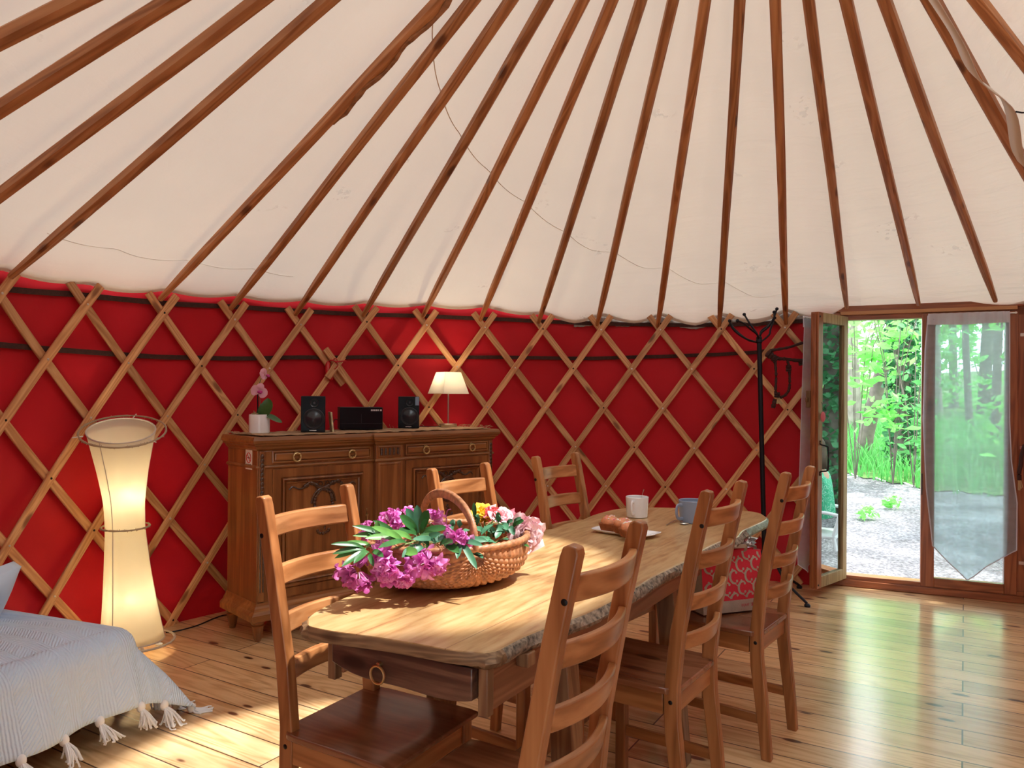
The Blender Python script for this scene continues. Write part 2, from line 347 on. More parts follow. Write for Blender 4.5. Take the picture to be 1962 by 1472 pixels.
def m_canvas():
    m,nt,b=mat('canvas'); L=nt.links
    tc=nd(nt,'ShaderNodeTexCoord')
    n=nd(nt,'ShaderNodeTexNoise',i_Scale=1.3,i_Detail=3.0); L.new(tc.outputs['Object'],n.inputs['Vector'])
    r=rampn(nt,n.outputs[0],[(.35,(.76,.71,.625)),(.65,(.83,.79,.71))])
    # stains: small brown flecks
    n2=nd(nt,'ShaderNodeTexNoise',i_Scale=3.2,i_Detail=1.0); L.new(tc.outputs['Object'],n2.inputs['Vector'])
    n3=nd(nt,'ShaderNodeTexNoise',i_Scale=26.0,i_Detail=3.0); L.new(tc.outputs['Object'],n3.inputs['Vector'])
    r2=rampn(nt,n2.outputs[0],[(.685,(0,0,0)),(.73,(1,1,1))]); r3=rampn(nt,n3.outputs[0],[(.56,(0,0,0)),(.62,(1,1,1))])
    ml=nd(nt,'ShaderNodeMath',operation='MULTIPLY'); L.new(r2.outputs[0],ml.inputs[0]); L.new(r3.outputs[0],ml.inputs[1])
    ml2=nd(nt,'ShaderNodeMath',operation='MULTIPLY',i_1=.55); L.new(ml.outputs[0],ml2.inputs[0])
    mx=nd(nt,'ShaderNodeMix',data_type='RGBA'); L.new(ml2.outputs[0],mx.inputs[0]); L.new(r.outputs[0],mx.inputs[6]); mx.inputs[7].default_value=(.36,.25,.16,1)
    L.new(mx.outputs[2],b.inputs['Base Color']); b.inputs['Roughness'].default_value=.9; b.inputs['Specular IOR Level'].default_value=.15
    bn=nd(nt,'ShaderNodeTexNoise',i_Scale=5.0,i_Detail=6.0); L.new(tc.outputs['Object'],bn.inputs['Vector'])
    bp=nd(nt,'ShaderNodeBump',i_Strength=.35,i_Distance=.02); L.new(bn.outputs[0],bp.inputs['Height'])
    wm=nd(nt,'ShaderNodeMapping'); wm.inputs['Scale'].default_value=(.55,.55,13.0); L.new(tc.outputs['Object'],wm.inputs[0])
    wn2=nd(nt,'ShaderNodeTexNoise',i_Scale=1.6,i_Detail=4.0,i_Distortion=.4); L.new(wm.outputs[0],wn2.inputs['Vector'])
    wx=nd(nt,'ShaderNodeSeparateXYZ'); L.new(tc.outputs['Object'],wx.inputs[0])
    wmask=nd(nt,'ShaderNodeMapRange',i_1=.5,i_2=3.0,i_3=.08,i_4=1.0); L.new(wx.outputs[0],wmask.inputs[0])
    wh=nd(nt,'ShaderNodeMath',operation='MULTIPLY'); L.new(wn2.outputs[0],wh.inputs[0]); L.new(wmask.outputs[0],wh.inputs[1])
    bpw=nd(nt,'ShaderNodeBump',i_Strength=.9,i_Distance=.05); L.new(wh.outputs[0],bpw.inputs['Height']); L.new(bp.outputs[0],bpw.inputs['Normal']); L.new(bpw.outputs[0],b.inputs['Normal'])
    tr=nd(nt,'ShaderNodeBsdfTranslucent'); tr.inputs[0].default_value=(.80,.70,.60,1)
    ms=nd(nt,'ShaderNodeMixShader',i_0=CANVAS_T); L.new(b.outputs[0],ms.inputs[1]); L.new(tr.outputs[0],ms.inputs[2])
    L.new(ms.outputs[0],nt.nodes['Material Output'].inputs[0]); return m
CANVAS_T=.085
M_CANVAS=m_canvas()
bm=BM(); NA=44*12; NT=40; grid=[]
for i in range(NA):
    a=-PI+2*PI*i/NA
    grid.append([bm.verts.new(roofpt(a,(j/NT)**1.25)) for j in range(NT+1)])
for i in range(NA):
    for j in range(NT):
        bm.faces.new((grid[i][j],grid[(i+1)%NA][j],grid[(i+1)%NA][j+1],grid[i][j+1]))
obj_c=obj('ceiling',bm,M_CANVAS,autos=80); tag(obj_c,kind='structure')

# --- unseen outer cover, added to keep sunlight from leaking over the wall top
bm=BM(); cols=[]
for i in range(265):
    a=-PI+2*PI*i/264; dr=.50<a<1.09
    p0=roofpt(a,.012)+Vector((0,0,.02)); r1=hemr(a)+.12
    c=[p0,wallpt(a,r1-.05,hemz(a)+.035),wallpt(a,r1,hemz(a)+(.03 if dr else -.02))]
    if not dr: c.append(wallpt(a,r1+.01,.9))
    else: c.append(wallpt(a,r1+.005,hemz(a)+.0))
    cols.append([bm.verts.new(p) for p in c])
for c0,c1 in zip(cols,cols[1:]):
    for j in range(3): bm.faces.new((c0[j],c1[j],c1[j+1],c0[j+1]))
wc_=obj('leak_cover',bm,cloth_translucent('leak_cover_cloth',(.75,.70,.62),.5,mixw=.06))

tag(wc_,kind='structure')

# --- stitched seam lines of the roof canvas (raised welts), part of the ceiling
M_SEAM=cloth_translucent('canvas_seam',(.88,.84,.77),.09,mixw=.095)
bm=BM()
for (a0,t0,a1,t1) in ((-1.05,.86,-.1,.30),(-.1,.30,.42,.07),(-1.25,.10,-.75,.085)):
    pts=[]
    for i in range(50):
        a=a0+(a1-a0)*i/49; t=t0+(t1-t0)*i/49; p=roofpt(a,t); p.z-=.0012; pts.append(p)
    sweep(bm,pts,rect(.005,.0015))
obj('seam',bm,M_SEAM,obj_c)

# --- red wall cloth
def m_red():
    m,nt,b=mat('red_cloth'); L=nt.links; tc=nd(nt,'ShaderNodeTexCoord')
    n=nd(nt,'ShaderNodeTexNoise',i_Scale=2.2,i_Detail=3.0); L.new(tc.outputs['Object'],n.inputs['Vector'])
    r=rampn(nt,n.outputs[0],[(.3,(.46,.004,.012)),(.7,(.55,.007,.020))]); L.new(r.outputs[0],b.inputs['Base Color'])
    b.inputs['Roughness'].default_value=.62; b.inputs['Specular IOR Level'].default_value=.25; b.inputs['Sheen Weight'].default_value=.05
    w1=nd(nt,'ShaderNodeTexNoise',i_Scale=420.0,i_Detail=1.0); L.new(tc.outputs['Object'],w1.inputs['Vector'])
    w2=nd(nt,'ShaderNodeTexNoise',i_Scale=3.0,i_Detail=4.0); L.new(tc.outputs['Object'],w2.inputs['Vector'])
    bp=nd(nt,'ShaderNodeBump',i_Strength=.3,i_Distance=.001); L.new(w1.outputs[0],bp.inputs['Height'])
    bp2=nd(nt,'ShaderNodeBump',i_Strength=.25,i_Distance=.03); L.new(w2.outputs[0],bp2.inputs['Height']); L.new(bp.outputs[0],bp2.inputs['Normal'])
    L.new(bp2.outputs[0],b.inputs['Normal']); return m
M_RED=m_red()
FILL_A=-2.888; FILL_H=.30                               # fill-light opening added behind the camera
def wall(name,a0,a1,n,ztop=1.97,start=None,end=None):
    bm=BM(); cols=[]
    zs=[-.02,.0,.10,.17,.19,.6,1.0,1.4,1.75,1.80,1.86,ztop]
    for i in range(n+1):
        a=a0+(a1-a0)*i/n; col=[]
        for j,z in enumerate(zs):
            r=3.125
            if z<.18: r=3.105+.006*sin(a*23)                      # loose skirt at the foot
            if j==4: r=3.13
            if 1.76<z<1.9: r+=.010*sin(a*31+z*50)
            p=wallpt(a,r,z)
            col.append(bm.verts.new(p))
        cols.append(col)
    for pt,first in ((start,True),(end,False)):
        if pt is not None:
            c=[bm.verts.new((pt.x,pt.y,z)) for z in zs]
            if first: cols.insert(0,c)
            else: cols.append(c)
    for c0,c1 in zip(cols,cols[1:]):
        for j in range(len(zs)-1): bm.faces.new((c0[j],c1[j],c1[j+1],c0[j+1]))
    return tag(obj(name,bm,M_RED,autos=60),kind='structure')
wall('wall_left',FILL_A+FILL_H,-.62,130)
wall('wall_back',-.62,.50,70,end=DL+Vector((.057,.029,0)))
wall('wall_right',1.02,2*PI+FILL_A-FILL_H,130,start=DR+Vector((.30,-.10,0)))
# felt insulation band behind the canvas hem, seen as a grey ragged strip
M_FELT=plain('grey_felt',(.30,.26,.24),.95,bump=1.0,bscale=90,var=.3,vscale=40)
bm=BM(); cols=[]
for i in range(120):
    a=-.06+(.465+.06)*i/119
    zz=hemz(a)-.046-.010*abs(sin(a*37))-.006*random.random()
    cols.append([bm.verts.new(wallpt(a,3.107+.004*random.random(),z)) for z in (zz,zz+.02,1.93)])
for c0,c1 in zip(cols,cols[1:]):
    for j in range(2): bm.faces.new((c0[j],c1[j],c1[j+1],c0[j+1]))
tag(obj('felt_layer',bm,M_FELT),'grey felt insulation showing in a ragged strip below the canvas hem','felt')

# --- lattice wall sections
Z1=1.743; DZ=.2854; JZ=.0426; SH=.0246
def latpt(k,row,r,right):
    a=PH+(k+SH*(row-3))*DA+(JO if right else 0)
    return wallpt(a,r,Z1-(row-1)*DZ+(JZ if right else 0)), a
M_ROPE=plain('jute_rope',(.42,.33,.22),.9,bump=1,bscale=300)
NAILS=[]
for mm,rr_ in ((M_NAIL,.0065),(M_BOLT,.006),(M_NAIL,.0055)):
    nb=BM(); lathe(nb,[(.0001,.003),(rr_*.7,.0026),(rr_,0)],10,M=Matrix.Rotation(PI/2,4,'X'))
    t_=obj('nail_head',nb,mm); NAILS.append(t_.data); D.objects.remove(t_)
def lattice(name,kmin,kmax,rbase,right,label,sides=(0,0)):
    root=empty(name,latpt((kmin+kmax)/2,7,rbase,right)[0]*1.0); root.location.z=0
    org=Vector(root.location); nailpos=[]
    def slat(k0,dirn,layer):
        # top crossing row 1 at k0; dirn -1: '/' , +1: '\'
        rt,rb=1-.36,7+.22
        k_of=lambda row:k0+dirn*(row-1)/2
        # clip to the section
        rr=[rt,rb]
        n=160; rows=[rt+(rb-rt)*i/n for i in range(n+1)]
        ok=[r for r in rows if kmin-.17<=k_of(r)<=kmax+.17]
        if len(ok)<10: return
        r0,r1=ok[0],ok[-1]
        m=max(3,int((r1-r0)*3)); pts=[]; ups=[]
        for i in range(m+1):
            r=r0+(r1-r0)*i/m; p,a=latpt(k_of(r),r,rbase+layer,right); pts.append(p-org); ups.append(Vector((-sin(a),-cos(a),0)))
        bm=BM(); sweep(bm,pts,crect(.043,.015,.003),ups=ups)
        s=obj('slat',bm,M_SLAT,root,autos=30)
        if layer<0.001:
            for row in range(1,8):
                k=k_of(row)
                if kmin-.1<=k<=kmax+.1:
                    p,a=latpt(k,row,rbase-.0085,right)
                    c=D.objects.new('nail_head',NAILS[(int(k*2)+row*2)%3]); COL.objects.link(c); c.parent=s
                    c.location=p-org; c.rotation_euler=(0,0,-a)
    k=math.ceil(kmin)-8
    while k<=kmax+8:
        kk=k if not right else k
        slat(kk,-1,0.0); slat(kk,+1,.0165); k+=1
    return tag(root,label,'lattice wall')
lattice('lattice_panel',-5.0,3.5,3.074,False,'diamond lattice of pine slats behind the sideboard and lit floor lamp')
lattice('lattice_panel',3.5,11.22,3.036,True,'diamond lattice of pine slats running from the table lamp to the glass door')
lattice('lattice_panel',15.6,18.5,3.05,True,'short piece of pine lattice wall right of the curtained glass door')

# --- woven tension bands
def band(name,ctrl,w,label,th=.006):
    pts=[]; ups=[]
    for a,z in ctrl: pass
    A=[c[0] for c in ctrl]; n=160
    for i in range(n+1):
        a=A[0]+(A[-1]-A[0])*i/n
        for (a0,z0),(a1,z1) in zip(ctrl,ctrl[1:]):
            if a0<=a<=a1+1e-9:
                t=(a-a0)/(a1-a0); t=t*t*(3-2*t)*.5+t*.5; z=z0+(z1-z0)*t; break
        pts.append(wallpt(a,3.104,z)); ups.append(Vector((-sin(a),-cos(a),0)))
    bm=BM(); sweep(bm,pts,crect(w,th,.001),ups=ups)
    return tag(obj(name,bm,M_BELT),label,'belt','woven belts round the wall')
def za(px,py,r=3.104):
    k=(px-CX)/FPX; a=k*k+1; b=-2*(k*YC.x+YC.y); c=YC.x**2+YC.y**2-r*r; Y=(-b+math.sqrt(b*b-4*a*c))/(2*a); p=at(px,py,Y)
    return (math.atan2(p.x-YC.x,p.y-YC.y),p.z)
band('woven_belt',[(-1.9,1.72)]+[za(*q) for q in ((20,555),(160,566),(300,580),(480,590),(640,600),(820,606),(960,612),(1040,616),(1180,621),(1330,623),(1440,621),(1545,615))],.028,'dark brown woven belt just under the canvas hem, upper one')
band('woven_belt',[(-1.9,1.42)]+[za(*q) for q in ((0,661),(130,672),(300,684),(430,687),(600,685),(780,684),(980,685),(1120,687),(1240,684),(1360,680),(1440,676),(1475,672))],.026,'dark brown woven belt crossing behind the lattice above the speakers, lower one')

# --- rafters
RAF={-4:((-2.382,2.119,1.824),-1.6048),-3:((-2.402,2.548,1.824),-1.6187),-2:((-2.361,2.975,1.824),-1.4826),-1:((-2.261,3.392,1.824),-1.309),1:((-1.923,4.113,1.817),-.9418),2:((-1.667,4.457,1.807),-.8557),3:((-1.371,4.757,1.808),-.7096),4:((-.998,5.038,1.834),-.5635),5:((-.624,5.241,1.851),-.3924),6:((-.231,5.389,1.844),-.2638),7:((.19,5.483,1.841),-.1327),8:((.619,5.517,1.828),.0184),9:((1.057,5.488,1.817),.167),10:((1.481,5.399,1.812),.3256),11:((1.903,5.243,1.815),.4767),12:((2.290,5.165,1.925),.6128),13:((2.680,4.975,1.925),.7489),14:((3.075,4.800,1.930),.8675),15:((3.192,4.134,1.9),.9786),16:((3.4,3.759,1.9),1.0647)}
RLAB={-4:'dark pine roof pole crossing the upper left corner of the ceiling',-3:'pine roof pole second from the left edge of the ceiling',-2:'pine roof pole third from the left edge of the ceiling',-1:'pine roof pole above the floor lamp, left of the one wide gap',1:'pine roof pole with a split bark scar near its top',2:'pine roof pole next to the scarred pole, towards the table lamp',3:'pine roof pole whose foot stands above the left loudspeaker',4:'pine roof pole whose foot stands above the black stereo unit',5:'pine roof pole whose foot stands above the right loudspeaker',6:'pine roof pole whose foot stands right of the table lamp',7:'pine roof pole whose foot stands above the chair facing the muffins',8:'pine roof pole whose foot stands above the plate of muffins',9:'pine roof pole whose foot stands above the white mug',10:'pine roof pole whose foot stands left of the coat stand',11:'pine roof pole whose foot stands right of the coat stand',12:'pine roof pole resting on the door head above the open sash',13:'pine roof pole resting on the middle of the door head',14:'pine roof pole resting on the door head above the curtain',15:'thick pine roof pole beside the loose canvas flap',16:'pine roof pole in the upper right corner of the ceiling'}
for k,(s,aa) in RAF.items():
    s=Vector(s); e=Vector((CRC.x+CRR*sin(aa),CRC.y+CRR*cos(aa),CRC.z))
    d=(e-s); Ln=d.length; dn=d/Ln
    o_up=dn.cross(Vector((0,0,1))).cross(dn).normalized()
    bm=BM(); n=22; pts=[]; sc=[]
    for i in range(n+1):
        t=i/n; w=.5*sin(t*5+k)*.006
        pts.append(Vector((t*Ln,w*(1-abs(2*t-1)),.7*.006*sin(t*5+2*k)*(1-abs(2*t-1)))))
        g=.62+.38*min(1,t/.12) if t<.12 else 1+ .14*min(1,(t-.12)/.5)
        sc.append(g)
    w0=.040 if k!=15 else .050
    sweep(bm,pts,crect(w0,.046,.010),scales=sc)
    o=obj('roof_pole',bm,M_RAFT,autos=28)
    X=dn; Yv=o_up.cross(X).normalized(); Z=X.cross(Yv)
    o.matrix_world=Matrix(((X.x,Yv.x,Z.x,s.x),(X.y,Yv.y,Z.y,s.y),(X.z,Yv.z,Z.z,s.z-.004),(0,0,0,1)))
    tag(o,RLAB[k],'roof pole','roof poles fanning up to the crown')
    if k==1:
        bb=BM(); pp=[]; ss=[]
        for i in range(24):
            t=i/23; pp.append(Vector((Ln*(.555+.32*t),.010+.010*sin(t*19),-.026-.005*random.random()))); ss.append(.55+.5*random.random() if 1<i<22 else .3)
        sweep(bb,pp,crect(.030,.014,.004),scales=ss); c=obj('bark_strip',bb,plain('split_bark',(.36,.17,.075),.85,bump=1,bscale=60,var=.5,vscale=25),o); c['label']='rough split bark strip'
# --- crown ring and its bars (above the picture, the sun comes in through it)
root=empty('roof_ring',CRC)
bm=BM(); torus(bm,(0,0,0),CRR+.02,.045,n=64,m=10); obj('rim',bm,M_RAFT,root)
for i in range(2):
    for q in (-.16,.16):
        bm=BM(); pts=[]
        for j in range(17):
            x=-CRR+2*CRR*j/16; pts.append(Vector((x,q,.20*(1-(x/CRR)**2)))if i==0 else Vector((q,x,.20*(1-(x/CRR)**2))))
        sweep(bm,pts,rect(.022,.03)); obj('bar',bm,M_RAFT,root)
tag(root,'round wooden ring with arched crossbars at the top of the poles','roof ring')

# --- loose canvas flap with cord, upper right
M_FLAP=cloth_translucent('flap_canvas',(.80,.70,.60),.3,mixw=.25)
fp=[at(1798,0,2.35),at(1850,88,2.5),at(1885,160,2.62),at(1946,214,2.72),at(1962,300,2.9),at(1975,330,3.0)]
bp_=[at(1830,-10,2.55),at(1862,80,2.7),at(1905,150,2.8),at(1952,214,2.9),at(1985,300,3.05),at(1990,330,3.1)]
bm=BM(); A=smoothpts(fp,6); B=smoothpts([p+Vector((-.055,.0,.04)) for p in fp[:1]]+[p+Vector((-.045,.01,.05)) for p in fp[1:]],6)
va=[bm.verts.new(p) for p in A]; vb=[bm.verts.new(p) for p in B]
for i in range(len(A)-1): bm.faces.new((va[i],va[i+1],vb[i+1],vb[i]))
fl=obj('canvas_flap',bm,M_FLAP); sol=fl.modifiers.new('s','SOLIDIFY'); sol.thickness=.003
tag(fl,'loose folded edge of roof canvas pulled by a dark cord','canvas flap')
bm=BM(); tube(bm,[at(1946,214,2.72),at(1958,216,2.72),at(1990,214,2.72)],.003,6); obj('cord',bm,M_BLACKM,fl)
# ================================================================= dining table
TA=math.atan2(.854,.520); TO=Vector((-.20,1.70,0))
Rt=Matrix.Rotation(-TA,3,'Z')
def tl(p): return Rt@(Vector((p.x,p.y,0))-TO)                     # world -> table frame (x along, y to the left)
def tw(x,y,z=0): 
    p=Rt.inverted()@Vector((x,y,0))+TO; p.z=z; return p
TZ=.75
OUT=[(592,1199),(589,1192),(591,1183),(615,1166),(670,1141),(736,1115),(850,1078),(960,1041),(1038,1017),(1060,1013),(1083,1004),(1113,997),(1134,988),(1154,982),(1174,977),(1199,974),(1242,972.5),(1299,973.5),(1370,975.5),(1427,979),(1454,983),(1464,988),(1469,995),(1452,1004),(1424,1017),(1412,1030),(1389,1034),(1352,1051),(1315,1074),(1294,1084),(1255,1103),(1226,1121),(1188,1142),(1160,1157),(1120,1176),(1055,1199),(1000,1221),(967,1238),(950,1246),(918,1250),(863,1245),(808,1235),(725,1221),(642,1210),(605,1203)]
m,nt,b=mat('tabletop_wood'); L=nt.links
tc=nd(nt,'ShaderNodeTexCoord'); mp=nd(nt,'ShaderNodeMapping'); mp.inputs['Scale'].default_value=(.55,3.2,3.0); L.new(tc.outputs['Object'],mp.inputs[0])
n1=nd(nt,'ShaderNodeTexNoise',i_Scale=1.3,i_Detail=3.0,i_Distortion=1.6); L.new(mp.outputs[0],n1.inputs['Vector'])
n2=nd(nt,'ShaderNodeTexNoise',i_Scale=16.0,i_Detail=5.0); L.new(mp.outputs[0],n2.inputs['Vector'])
s1=nd(nt,'ShaderNodeMath',operation='MULTIPLY',i_1=38.0); L.new(n1.outputs[0],s1.inputs[0]); s2=nd(nt,'ShaderNodeMath',operation='SINE'); L.new(s1.outputs[0],s2.inputs[0])
s3=nd(nt,'ShaderNodeMath',operation='MULTIPLY_ADD',i_1=.10,i_2=0.0); L.new(s2.outputs[0],s3.inputs[0]); L.new(n2.outputs[0],s3.inputs[2])
r=rampn(nt,s3.outputs[0],[(.25,(.58,.40,.20)),(.5,(.50,.315,.14)),(.68,(.40,.225,.09)),(.92,(.26,.13,.055))])
# glued planks: a thin seam every few hands
sx=nd(nt,'ShaderNodeSeparateXYZ'); L.new(tc.outputs['Object'],sx.inputs[0])
seam=None
for y0 in (-.085,.145):
    a=nd(nt,'ShaderNodeMath',operation='SUBTRACT',i_1=y0); L.new(sx.outputs[1],a.inputs[0]); a2=nd(nt,'ShaderNodeMath',operation='ABSOLUTE'); L.new(a.outputs[0],a2.inputs[0])
    a3=nd(nt,'ShaderNodeMath',operation='LESS_THAN',i_1=.0011); L.new(a2.outputs[0],a3.inputs[0])
    if seam is None: seam=a3
    else:
        mxx=nd(nt,'ShaderNodeMath',operation='MAXIMUM'); L.new(seam.outputs[0],mxx.inputs[0]); L.new(a3.outputs[0],mxx.inputs[1]); seam=mxx
vo=nd(nt,'ShaderNodeTexVoronoi',i_Scale=2.0); mpk=nd(nt,'ShaderNodeMapping'); mpk.inputs['Scale'].default_value=(.9,2.0,1); mpk.inputs['Location'].default_value=(3.3,.4,0); L.new(tc.outputs['Object'],mpk.inputs[0]); L.new(mpk.outputs[0],vo.inputs['Vector'])
kr=rampn(nt,vo.outputs['Distance'],[(0,(1,1,1)),(.03,(.7,.7,.7)),(.12,(0,0,0))])
mk=nd(nt,'ShaderNodeMix',data_type='RGBA'); L.new(kr.outputs[0],mk.inputs[0]); L.new(r.outputs[0],mk.inputs[6]); mk.inputs[7].default_value=(.16,.08,.04,1)
ms=nd(nt,'ShaderNodeMix',data_type='RGBA'); L.new(seam.outputs[0],ms.inputs[0]); L.new(mk.outputs[2],ms.inputs[6]); ms.inputs[7].default_value=(.25,.12,.06,1)
L.new(ms.outputs[2],b.inputs['Base Color']); b.inputs['Roughness'].default_value=.34; b.inputs['Coat Weight'].default_value=.25; b.inputs['Coat Roughness'].default_value=.2
M_TTOP=m
M_TEND=wood('tabletop_end_grain',(.14,.075,.035),(.24,.14,.07),(.36,.22,.11),'y',1.2,rough=.6,rand=.02)
M_BARK=plain('bark_edge',(.30,.235,.17),.85,bump=1.0,bscale=90,var=.82,vscale=75)
M_GREEN=plain('lichen_edge',(.30,.42,.35),.8,bump=1.0,bscale=60,var=.5,vscale=45)
table=empty('dining_table',TO,TA)
tag(table,'long live-edge wooden dining table with a flower basket on it','table')
lp=[tl(on(x,y,TZ)) for x,y in OUT]
ctrl=[]; n0=len(lp)
pts=[]
for i in range(n0):                                             # closed Catmull-Rom
    p0,p1,p2,p3=lp[i-1],lp[i],lp[(i+1)%n0],lp[(i+2)%n0]
    for k in range(4):
        t=k/4; pts.append(.5*((2*p1)+(p2-p0)*t+(2*p0-5*p1+4*p2-p3)*t*t+(3*p1-p0-3*p2+p3)*t**3))
bm=BM(); n=len(pts); rnd=random.Random(5)
cen=Vector((sum(p.x for p in pts)/n,sum(p.y for p in pts)/n,0))
layers=[(0,-.004,-.004),(0,0,0)]
prof=[(-.003,0.0),(0.0,-.003),(.007,-.012),(.013,-.024),(.008,-.035),(-.010,-.042)]
rings=[]
nr=[]
for i in range(n):
    t=(pts[(i+1)%n]-pts[i-1]).normalized(); q=Vector((t.y,-t.x,0))
    if q.dot(pts[i]-cen)<0: q=-q
    nr.append(q)
for d0,z in prof:
    ring=[]
    for i in range(n):
        side=abs(nr[i].y)>.55 or pts[i].x>1.9
        jit=(rnd.random()-.5)*.013 if side and z<-.005 else 0
        dd=d0*(1.0 if side else .15)
        zz=z*(1.0 if side else .74)
        ring.append(bm.verts.new((pts[i].x+nr[i].x*(dd+jit),pts[i].y+nr[i].y*(dd+jit),TZ+zz+jit*.4)))
    rings.append(ring)
bm.faces.new(rings[0]).material_index=0
for k in range(len(rings)-1):
    for i in range(n):
        f=bm.faces.new((rings[k][i],rings[k][(i+1)%n],rings[k+1][(i+1)%n],rings[k+1][i]))
        p=pts[i]; side=abs(nr[i].y)>.55
        if k==0: f.material_index=0
        elif p.x>1.88 and p.y<.08: f.material_index=3
        elif p.x<.16 and not (side and p.x>.05): f.material_index=1
        else: f.material_index=2
bm.faces.new(rings[-1][::-1]).material_index=1
top=obj('tabletop',bm,[M_TTOP,M_TEND,M_BARK,M_GREEN],table,autos=40)
top['label']='honey coloured tabletop with rough bark edge'
# aprons: right side at ypos
a0=tl(Vector((-.06,1.63,0))); YR_=a0.y; XA=a0.x+.0
YL_=YR_+.43
bm=BM(); box(bm,XA+.012,XA+1.50,YR_-.012,YR_+.012,.612,.713); obj('side_apron',bm,M_APRON,table,bevel=.003)
bm=BM(); box(bm,XA+.012,XA+1.50,YL_-.012,YL_+.012,.612,.713); obj('side_apron',bm,M_APRON,table,bevel=.003)
bm=BM(); box(bm,XA+1.49,XA+1.515,YR_,YL_,.612,.713); obj('end_apron',bm,M_APRON,table,bevel=.003)
bm=BM(); box(bm,XA-.010,XA+.016,YR_-.020,YR_+.005,.608,.713); obj('corner_post',bm,M_TLEG,table,bevel=.003)
bm=BM(); box(bm,XA-.010,XA+.016,YL_-.005,YL_+.020,.600,.713); obj('corner_post',bm,M_TLEG,table,bevel=.003)
# cleat blocks under the top
for xx in (.12,1.2):
    bm=BM(); box(bm,XA+xx,XA+xx+.035,YR_-.045,YR_-.012,.68,.713); obj('cleat',bm,M_TLEG,table,bevel=.003)
# drawer with a wavy front
bm=BM(); nn=40; y0,y1=YR_+.012,YL_-.006
outl=[(y0,.712),(y1,.712)]
for i in range(nn+1):
    t=i/nn; y=y1+(y0-y1)*t; outl.append((y,.644-.020*sin(PI*t)**.8-.004*sin(9*t)+.006*(1-t)))
prism(bm,outl,'x',XA-.022,XA+.004); dr=obj('drawer',bm,M_DRAWER,table,bevel=.003)
bm=BM(); box(bm,XA+.004,XA+.36,y0+.02,y1-.02,.63,.70); obj('drawer_box',bm,M_TLEG,dr)
bm=BM(); cy=tl(on(716,1290,.66)).y
torus(bm,(XA-.033,cy,.652),.0205,.0032,M=Matrix.Rotation(PI/2,4,'Y'),n=28,m=8)
lathe(bm,[(.0001,.012),(.006,.010),(.006,.0)],14,M=Matrix.Translation((XA-.022,cy,.674))@Matrix.Rotation(-PI/2,4,'Y'))
h=obj('ring_handle',bm,M_BRASS,dr); h['label']='brass ring handle'
for sx,yy,sp in ((.42,YR_+.035,-.045),(1.24,YR_+.035,-.045),(.42,YL_-.035,.045),(1.24,YL_-.035,.045)):
    bm=BM(); vs=box(bm,-.034,.034,-.034,.034,0,.712)
    for v in vs:
        if v.co.z<.1: v.co.y+=sp*1.3; v.co.x*=.9
        v.co.x+=XA+sx; v.co.y+=yy+ (0)
    obj('leg',bm,M_TLEG,table,bevel=.004)
bm=BM(); box(bm,XA+.42,XA+1.24,YR_+.20,YR_+.235,.20,.26); obj('stretcher',bm,M_TLEG,table,bevel=.003)
for sx in (.42,1.24):
    bm=BM(); box(bm,XA+sx-.018,XA+sx+.018,YR_+.03,YL_-.03,.19,.27); obj('cross_rail',bm,M_TLEG,table,bevel=.003)

